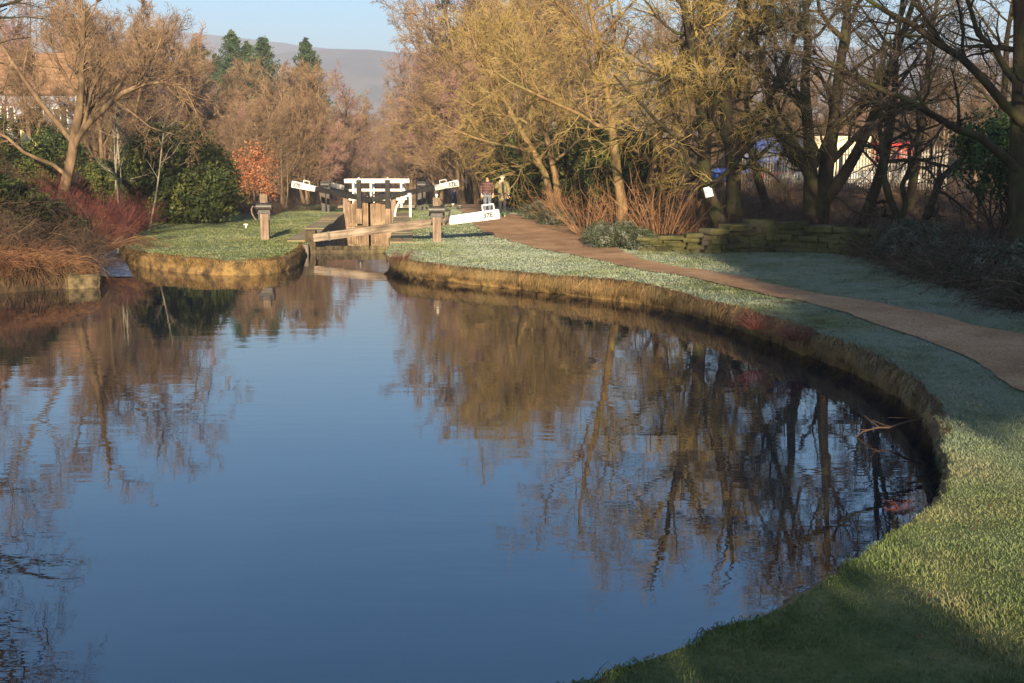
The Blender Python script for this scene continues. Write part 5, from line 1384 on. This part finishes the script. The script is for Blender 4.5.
def person(label, loc, rz, H, kind):
    """facing -y in its own space"""
    k = H / 1.72
    t = thing('person', label, 'person', loc, rz)
    t.scale = (k, k, k)
    st = .10 if kind != 'far' else .16
    hip, kn, an = [.095, .0, .90], [.10, -.03, .49], [.10, .02, .09]
    fl = -.06; fr = .12 if kind == 'coat' else .05            # feet fore and aft: mid stride
    LH, RH = Vector((.095, 0, .90)), Vector((-.095, 0, .90))
    LK, RK = Vector((.10, -.05 + fl * .5, .48)), Vector((-.10, -.03 + fr * .4, .48))
    LA, RA = Vector((.10, fl, .085)), Vector((-.10, fr, .095))
    LT, RT = Vector((.11, fl - .17, .035)), Vector((-.12, fr - .16, .035))
    sh = .20 if kind != 'coat' else .185
    LS, RS = Vector((sh, 0, 1.40)), Vector((-sh, 0, 1.40))
    if kind == 'coat':
        LE, LW = Vector((.27, .04, 1.13)), Vector((.25, -.02, .90))
        RE, RW = Vector((-.27, -.08, 1.18)), Vector((-.09, -.20, 1.42))     # hand raised to the chin
    else:
        LE, LW = Vector((.29, .03, 1.13)), Vector((.25, -.10, .92))
        RE, RW = Vector((-.29, .03, 1.13)), Vector((-.25, -.10, .92))
    V = [(0, 0, .95), (0, 0, 1.12), (0, -.01, 1.30), (0, 0, 1.42), (0, 0, 1.50), (0, -.015, 1.57), (0, -.015, 1.66), LH, LK, LA, LT, RH, RK, RA, RT, LS, LE, LW, RS, RE, RW, (0, -.105, 1.595)]
    E = [(0, 1), (1, 2), (2, 3), (3, 4), (4, 5), (5, 6), (0, 7), (7, 8), (8, 9), (9, 10), (0, 11), (11, 12), (12, 13), (13, 14), (3, 15), (15, 16), (16, 17), (3, 18), (18, 19), (19, 20), (5, 21)]
    rad = [(.15, .11), (.135, .10), (.15, .11), (.10, .08), .055, (.08, .095), (.075, .09), .085, .058, .042, .035, .085, .058, .042, .035, .06, .043, .028, .06, .043, .028, .018]
    body = skin_mesh('body', V, E, rad, 1, 0)
    hands = []
    for W, El in ((LW, LE), (RW, RE)):
        dr = (W - El).normalized(); side = dr.cross(Vector((0, 1, 0))).normalized() if abs(dr.y) < .9 else Vector((1, 0, 0)); fwd = side.cross(dr).normalized()
        palm = W + dr * .06
        Ps, Rs = [], []
        for j in range(4):
            o_ = side * (-.03 + .02 * j); ln = (.065, .075, .07, .055)[j]
            p0 = palm + o_ - dr * .02; p1 = palm + o_ + dr * .035; p2 = p1 + (dr * .8 + fwd * .35).normalized() * ln * .5; p3 = p2 + (dr * .4 + fwd * .8).normalized() * ln * .4
            Ps.append([p0, p1, p2, p3]); Rs.append([.011, .0095, .009, .007])
        p0 = W + dr * .03 + side * .02; Ps.append([p0, p0 + side * .03 + dr * .02, p0 + side * .045 + dr * .045 + fwd * .01, p0 + side * .045 + dr * .065 + fwd * .02]); Rs.append([.013, .012, .011, .008])
        hands.append(mesh_np('hand', *tube_arrays(np.array([[tuple(q) for q in P_] for P_ in Ps]), np.array(Rs), 6)))
        hands.append(skin_mesh('palm', [W - dr * .02, W + dr * .03, palm + dr * .03], [(0, 1), (1, 2)], [.026, (.036, .022), (.036, .02)], 1, 0))
    link('body', join_meshes('body', [body] + hands), M['skin'], t)
    for s_ in (-1, 1):
        bm = bmesh.new(); bm_ball(bm, .011, T3(s_ * .032, -.1, 1.615), 1); bm_done('eye', bm, M['cloth_black'], t, True)
    bm = bmesh.new(); bm_box(bm, .05, .012, .012, T3(0, -.1, 1.545), .004); bm_done('mouth', bm, M['coat_lining'], t)
    # legs
    leg_top = (0, 0, .93)
    trs = skin_mesh('trousers', [leg_top, LH, LK, LA + Vector((0, 0, .03)), RH, RK, RA + Vector((0, 0, .03))], [(0, 1), (1, 2), (2, 3), (0, 4), (4, 5), (5, 6)], [(.165, .125), .105, .078, .068, .105, .078, .068], 1, 0)
    link('trousers', trs, M['denim'] if kind == 'plaid' else M['cloth_black'], t)
    for A_, T_ in ((LA, LT), (RA, RT)):
        if kind == 'coat': bo = skin_mesh('boot', [A_ + Vector((0, 0, .30)), A_, T_], [(0, 1), (1, 2)], [.085, .07, (.055, .04)], 1, 0)
        else: bo = skin_mesh('shoe', [A_ + Vector((0, .01, .02)), A_ + Vector((0, 0, -.03)), T_], [(0, 1), (1, 2)], [.055, .058, (.05, .04)], 1, 0)
        link(bo.name.split('.')[0], bo, M['boot_green'] if kind == 'coat' else M['rubber'], t)
    # jacket / coat
    lo = {'plaid': .84, 'coat': .60, 'far': .82}[kind]
    JV = [(0, 0, lo), (0, 0, 1.0), (0, -.01, 1.25), (0, 0, 1.42), LS, LE, LW - (LW - LE).normalized() * .03, RS, RE, RW - (RW - RE).normalized() * .03, (0, 0, 1.49)]
    JE = [(0, 1), (1, 2), (2, 3), (3, 4), (4, 5), (5, 6), (3, 7), (7, 8), (8, 9), (3, 10)]
    br = 1.25 if kind == 'plaid' else 1.12
    JR = [(.215 * br, .165 * br), (.19 * br, .15 * br), (.195 * br, .155 * br), (.14, .11), .095, .085 if kind != 'plaid' else .10, .058, .095, .085 if kind != 'plaid' else .10, .058, .075]
    jk = skin_mesh('jacket', JV, JE, JR, 1, 0)
    jo = link('coat' if kind == 'coat' else 'jacket', jk, {'plaid': M['plaid'], 'coat': M['coat_khaki'], 'far': M['coat_navy']}[kind], t)
    if kind == 'coat':
        sc_ = skin_mesh('scarf', [(.02, -.12, 1.44), (.03, -.205, 1.28), (.05, -.215, 1.05), (.07, -.20, .84)], [(0, 1), (1, 2), (2, 3)], [(.045, .03), (.05, .03), (.05, .025), (.04, .02)], 1, 0)
        link('scarf', sc_, M['cloth_black'], t)
        bm = bmesh.new(); bm_ball(bm, .11, Matrix.Translation((0, .0, 1.645)) @ Matrix.Diagonal((.95, 1.05, .85, 1)), 3)
        bmesh.ops.delete(bm, geom=[v for v in bm.verts if v.co.z < 1.63], context='VERTS'); bm_cyl(bm, .112, .108, .06, T3(0, 0, 1.645), 20, False)
        bm_done('hat', bm, M['hat_wool'], t, True)
        col = skin_mesh('collar', [(-.11, -.04, 1.44), (0, .06, 1.47), (.11, -.04, 1.44)], [(0, 1), (1, 2)], [.05, .06, .05], 1, 0); link('collar', col, M['coat_lining'], t)
        gl = skin_mesh('glove', [LW - (LW - LE).normalized() * .02, LW + Vector((0, -.01, -.07)), LW + Vector((0, -.02, -.13))], [(0, 1), (1, 2)], [.036, .045, .03], 1, 0); link('glove', gl, M['cloth_black'], t)
    else:
        bm = bmesh.new(); bm_ball(bm, .108, Matrix.Translation((0, .018, 1.635)) @ Matrix.Diagonal((.92, 1.02, 1.0, 1)), 3)
        bmesh.ops.delete(bm, geom=[v for v in bm.verts if v.co.y < -.02 and v.co.z < 1.67 or v.co.z < 1.56], context='VERTS')
        bm_done('hair', bm, M['hair_dark'] if kind == 'plaid' else M['hair_grey'], t, True)
        col = skin_mesh('collar', [(-.09, -.05, 1.45), (-.06, .05, 1.49), (.06, .05, 1.49), (.09, -.05, 1.45)], [(0, 1), (1, 2), (2, 3)], [.04, .05, .05, .04], 1, 0); link('collar', col, M['hair_dark'] if kind == 'plaid' else M['coat_navy'], t)
    return t
def foot_at(px, py, d): x = (px - 512) / FPX * d; return (x, d, gz(x, d) + .02)
person('person in a dark red checked padded jacket and jeans walking towards the lock', foot_at(487.5, 216, 48.4), R(2), 1.70, 'plaid')
person('person in khaki coat, white hat and green boots, a hand raised to the chin', foot_at(502.5, 217, 47.6), R(-3), 1.74, 'coat')
xp = (455.5 - 512) / FPX * 112
person('small distant person in a navy coat on the path behind the white beam tip', (xp, 112, gz(xp, 112) + .02), R(8), 1.66, 'far')

# ------------------------------------------------------------------ unseen trees and hedge added behind the camera to shade near and right ground
GS = 'unseen shade casting bare trees behind the photographer'
for i, (x, y, s_) in enumerate([(12.0, -9, 1.1), (15.5, -13, 1.4), (18.5, -10, 1.3), (22, -12, 1.5), (15.0, -18, 1.6), (20, -19, 1.7)]):  # unseen crowns, placed for dappled shade on the right side
    plant_tree('bare_tree', 'unseen shade casting bare tree behind the photographer on the right bank', gold_c if i % 2 else gold_a, (M['bark_dark'], M['twig_dark']), (x, y, .4), i * 1.1, s_, GS)
for i, (x, y, s_) in enumerate([(9.8, -8, (1.2, 1.3, 2.6)), (13.2, -8.5, (1.6, 1.4, 2.7)), (17.5, -9, (1.8, 1.6, 2.9)), (21.5, -8, (1.8, 1.6, 2.9))]):  # stretched tall and added for solid shade over path and verge
    bush('evergreen_bush', 'unseen dark evergreen added for shade behind the photographer on the right bank', (x, y, .4), ev_st, M['bark_dark'], ev_lf, M['leaf_dark'], i * 1.4, s_, 'unseen evergreens added for shade behind the photographer')
for i, (x, y, s_) in enumerate([(11.2, -14, (.6, .6, 1.35)), (14.4, -15, (.62, .62, 1.5)), (18, -14, (.65, .65, 1.4)), (22, -15, (.65, .65, 1.5))]):  # added to carry the shade up the right trunks
    ft = plant_tree('fir_tree', 'unseen tall fir added for shade behind the photographer on the right bank', firs[1], (M['bark_brown'], M['needles_dark']), (x, y, .3), i, 1, 'unseen firs added for shade behind the photographer'); ft.scale = s_
pt = thing('shade_pine_tree', 'unseen flat topped pine, shaped to cast shade, behind the photographer on the right bank', 'tree', (7.6, -9, .3))  # unseen; crown height and width set to shade a band of bank
link('trunk', tubes_mesh('trunk', [tube_line([(0, 0, 0), (.1, 0, 2), (0, .1, 4), (-.2, 0, 5.4), (-.3, 0, 6.6)], [.26, .2, .17, .13, .05], 10), tube_line([(0, .1, 4.3), (-.9, 0, 5.2), (-2.0, 0, 5.7)], [.09, .07, .03], 6), tube_line([(-.1, 0, 4.8), (.8, .2, 5.6), (1.9, .1, 6.1)], [.09, .07, .03], 6)]), M['bark_dark'], pt)
link('crown', leaf_mesh('crown', 950, [(-1.5, 0, 5.6, 1.2, 1.3, .75), (-.6, .3, 6.2, 1.4, 1.3, .8), (.8, -.2, 6.1, 1.5, 1.3, 1.0), (1.9, .1, 6.3, 1.3, 1.2, 1.1), (.2, 0, 6.6, 1.4, 1.2, .7)], 26000, .08, shell=.8), M['needles_dark'], pt)
for i, (x, y, s_) in enumerate([(-2.6, -4.5, .72), (0.0, -5.0, .78), (2.4, -5.2, .70), (5.4, -6, .6)]):  # unseen low row added to shade the near lawn
    bush('evergreen_bush', 'unseen evergreen hedge bush added for shade close behind the photographer', (x, y, .35), ev_st, M['bark_dark'], ev_lf, M['leaf_dark'], i * 1.9, s_, 'unseen hedge added for shade behind the photographer')

# ------------------------------------------------------------------ grass
def blades(name, X, Y, Z, h, w, tilt, dirs=None, mat=None, curve=0.0, seed=5):
    g = rs_(seed); n = len(X)
    a = g.uniform(0, 6.283, n)
    sd = np.stack([np.cos(a), np.sin(a), np.zeros(n)], 1)
    if dirs is None:
        le = norm(np.stack([g.normal(size=n), g.normal(size=n), np.zeros(n)], 1)) * (tilt * g.random(n))[:, None]
    else: le = dirs
    up = np.array([0, 0, 1.0])
    B = np.stack([X, Y, Z], 1)
    mid = B + (le * .4 + up) * (h * .55)[:, None]
    tip = B + (le * (1.0 + curve) + up * (1 - curve * .9)) * h[:, None]
    ww = (w * np.ones(n))[:, None]
    V = np.stack([B - sd * ww, B + sd * ww, mid + sd * ww * .8, mid - sd * ww * .8, tip], 1)
    base = np.arange(n) * 5
    F = np.stack([base, base + 1, base + 2, base + 3], 1); Tt = np.stack([base + 3, base + 2, base + 4], 1)
    me = mesh_np(name, V.reshape(-1, 3), F, Tt, smooth=False)
    at2 = me.attributes.new('tip', 'FLOAT', 'POINT')
    if len(me.vertices) == n * 5: at2.data.foreach_set('value', np.tile(np.array([0, 0, .5, .5, 1.0], np.float32), n))
    o = link(name, me, mat); o['kind'] = 'stuff'
    return o
path_poly = np.vstack([PL + across * .16, (PU - across * .16)[::-1]])
def lawn_pts(n, x0, x1, y0, y1, power=0.0):
    g = rs_(n + int(x0 * 7)); X = g.uniform(x0, x1, n); Y = g.uniform(y0, y1, n)
    k = ~in_poly(X, Y, POLY) & ~in_poly(X, Y, path_poly)
    k &= (wood_mask(X, Y) < .6)
    # in the picture only
    u = X / np.maximum(Y, .1) * FPX + 512
    k &= (u > -60) & (u < 1090)
    return X[k], Y[k]
g = rs_(900)
for i, (n, x0, x1, y0, y1, h, w) in enumerate([(190000, -1, 5.5, 4.2, 10.5, .028, .0026), (150000, 0, 10.5, 10, 20, .034, .005), (110000, -4, 10, 19, 36, .034, .010), (90000, -16, -5, 26, 62, .03, .013), (60000, -6.5, 2.5, 36, 72, .036, .018)]):
    X, Y = lawn_pts(n, x0, x1, y0, y1)
    cl_ = np.zeros(len(X))
    for q_ in range(14):
        fr_q = 2.6 * 1.17 ** q_; an_q = g.uniform(0, 6.283)
        cl_ += np.sin(fr_q * (X * math.cos(an_q) + Y * math.sin(an_q)) * 2 + g.uniform(0, 6.283)) / (1 + .06 * q_)
    cl_ = np.clip(.55 + .14 * cl_, .2, 1.2)
    blades('lawn_grass', X, Y, G(X, Y) - .003, h * (.35 + .75 * g.random(len(X))) * (.45 + .9 * cl_) * np.where(g.random(len(X)) < .04, 1.7, 1.0), w, 1.1, None, M['blade_near'] if i == 0 else M['blade'], .1, 901 + i)
# rough grass hanging over the bank
def lip_grass(name, L, n, hmin, hmax, w, mat, seed, out=.75, back=.22, q0=0.0, fade=0.0):
    g = rs_(seed); nn = water_normals(L); s = np.concatenate([[0], np.cumsum(np.linalg.norm(np.diff(L, axis=0), axis=1))])
    nc = max(4, n // 50)
    cq = g.uniform(q0, s[-1], nc); cl = g.random(nc) ** 1.6; ci = g.integers(0, nc, n)
    q = np.clip(cq[ci] + g.normal(size=n) * .075, q0, s[-1] - .01)
    P = np.stack([np.interp(q, s, L[:, 0]), np.interp(q, s, L[:, 1])], 1); N_ = np.stack([np.interp(q, s, nn[:, 0]), np.interp(q, s, nn[:, 1])], 1)
    off = -back * g.random(n) ** 1.5 + .03
    P = P + N_ * off[:, None]
    z = np.where(off > 0, .22 + .12 * g.random(n), G(P[:, 0], P[:, 1]))
    tg = np.stack([-N_[:, 1], N_[:, 0]], 1)
    di = N_ * (out * (.5 + .8 * g.random(n)))[:, None] + tg * (.8 * g.normal(size=n))[:, None]
    h = (hmin + (hmax - hmin) * cl[ci]) * (.4 + .8 * g.random(n)) * (1 - .75 * sst(s[-1] - fade, s[-1], q) if fade else 1)
    # three-piece drooping blades
    a = g.uniform(0, 6.283, n); sd = np.stack([tg[:, 0], tg[:, 1], .3 * g.normal(size=n)], 1)
    B = np.column_stack([P, z]); D = np.column_stack([di, np.zeros(n)]); up = np.array([0, 0, 1.0])
    m1 = B + D * (h * .25)[:, None] + up * (h * .28)[:, None]
    m2 = B + D * (h * .55)[:, None] + up * (h * (.12 - .35 * g.random(n)))[:, None]
    tp = B + D * (h * .68)[:, None] - up * (h * (.2 + .65 * g.random(n)))[:, None]
    tp[:, 2] = np.maximum(tp[:, 2], .01)
    V = np.stack([B - sd * w, B + sd * w, m1 + sd * w * .9, m1 - sd * w * .9, m2 + sd * w * .7, m2 - sd * w * .7, tp], 1)
    b0 = np.arange(n) * 7
    F = np.concatenate([np.stack([b0, b0 + 1, b0 + 2, b0 + 3], 1), np.stack([b0 + 3, b0 + 2, b0 + 4, b0 + 5], 1)]); Tt = np.stack([b0 + 5, b0 + 4, b0 + 6], 1)
    me = mesh_np(name, V.reshape(-1, 3), F, Tt, smooth=False)
    at2 = me.attributes.new('tip', 'FLOAT', 'POINT')
    if len(me.vertices) == n * 7: at2.data.foreach_set('value', np.tile(np.array([0, 0, .3, .3, .2, .2, .1], np.float32), n))
    o = link(name, me, mat); o['kind'] = 'stuff'
    return o
ys = sec_right[:, 1]
imax = int(np.argmax(sec_right[:, 0]))
farR = sec_right[: imax + 30]
lip_grass('bank_grass', farR, 42000, .08, .36, .0065, M['blade_straw'], 920, out=.5, back=.14, q0=4.2, fade=5.0)
lip_grass('bank_grass', sec_left[12:], 9000, .15, .6, .008, M['blade_dead'], 923, out=.6, back=.3)
lip_grass('bank_grass', sec_right[imax + 4:], 7000, .03, .11, .003, M['blade_near'], 921, .6, .08)
lip_grass('bank_grass', sec_pen[8:], 12000, .08, .28, .009, M['blade_straw'], 922, out=.4, back=.12)
# tufts and reeds
tuft = stems_mesh('stems', 930, 110, .55, .7, .004, K=6, wig=.08, base=.10, droop=.45, sides=3)
for i, (px, py, z, mt, lab, s_) in enumerate([(757, 330, .30, 'stem_crimson', 'dark red tuft of rushes hanging on the right bank', .8), (797, 342, .28, 'stem_rust', 'bright rust tuft of rushes on the right bank', .85), (404, 262, .35, 'twig_straw', 'pale tuft at the lock end of the right bank', .9), (903, 515, .25, 'stem_rust', 'reddish tuft at the water edge by the turn of the near bank', .28)]):
    x, y = at(px, py, z)
    t = thing('rush_tuft', lab, 'grass tuft', (x - .02, y, z), i, 'tufts of rushes on the right bank'); t.scale = (s_,) * 3
    link('stems', tuft, M[mt], t)

# fallen leaves on the turf and the path
g = rs_(960)
X = np.concatenate([g.uniform(-.5, 6, 450), g.uniform(0, 9, 1300)]); Y = np.concatenate([g.uniform(4.3, 10, 450), g.uniform(9, 24, 1300)])
k = ~in_poly(X, Y, POLY); X, Y = X[k], Y[k]; n = len(X)
a = g.uniform(0, 6.283, n); s_ = g.uniform(.009, .022, n)[:, None]
u_ = np.stack([np.cos(a), np.sin(a), g.normal(size=n) * .35], 1); v_ = np.stack([-np.sin(a), np.cos(a), g.normal(size=n) * .35], 1)
C_ = np.stack([X, Y, G(X, Y) + .03], 1)
V = np.stack([C_ - u_ * s_, C_ - v_ * s_ * .6, C_ + u_ * s_ * 1.1, C_ + v_ * s_ * .6], 1)
M['leaf_litter'] = simple('fallen_leaf', [(0.03, 0.014, 0.007), (0.07, 0.035, 0.015), (0.13, 0.08, 0.035)], 9, 0.8, world_pos=True)
lo_ = link('fallen_leaves', mesh_np('fallen_leaves', V.reshape(-1, 3), np.arange(n * 4).reshape(-1, 4), smooth=False), M['leaf_litter']); lo_['kind'] = 'stuff'
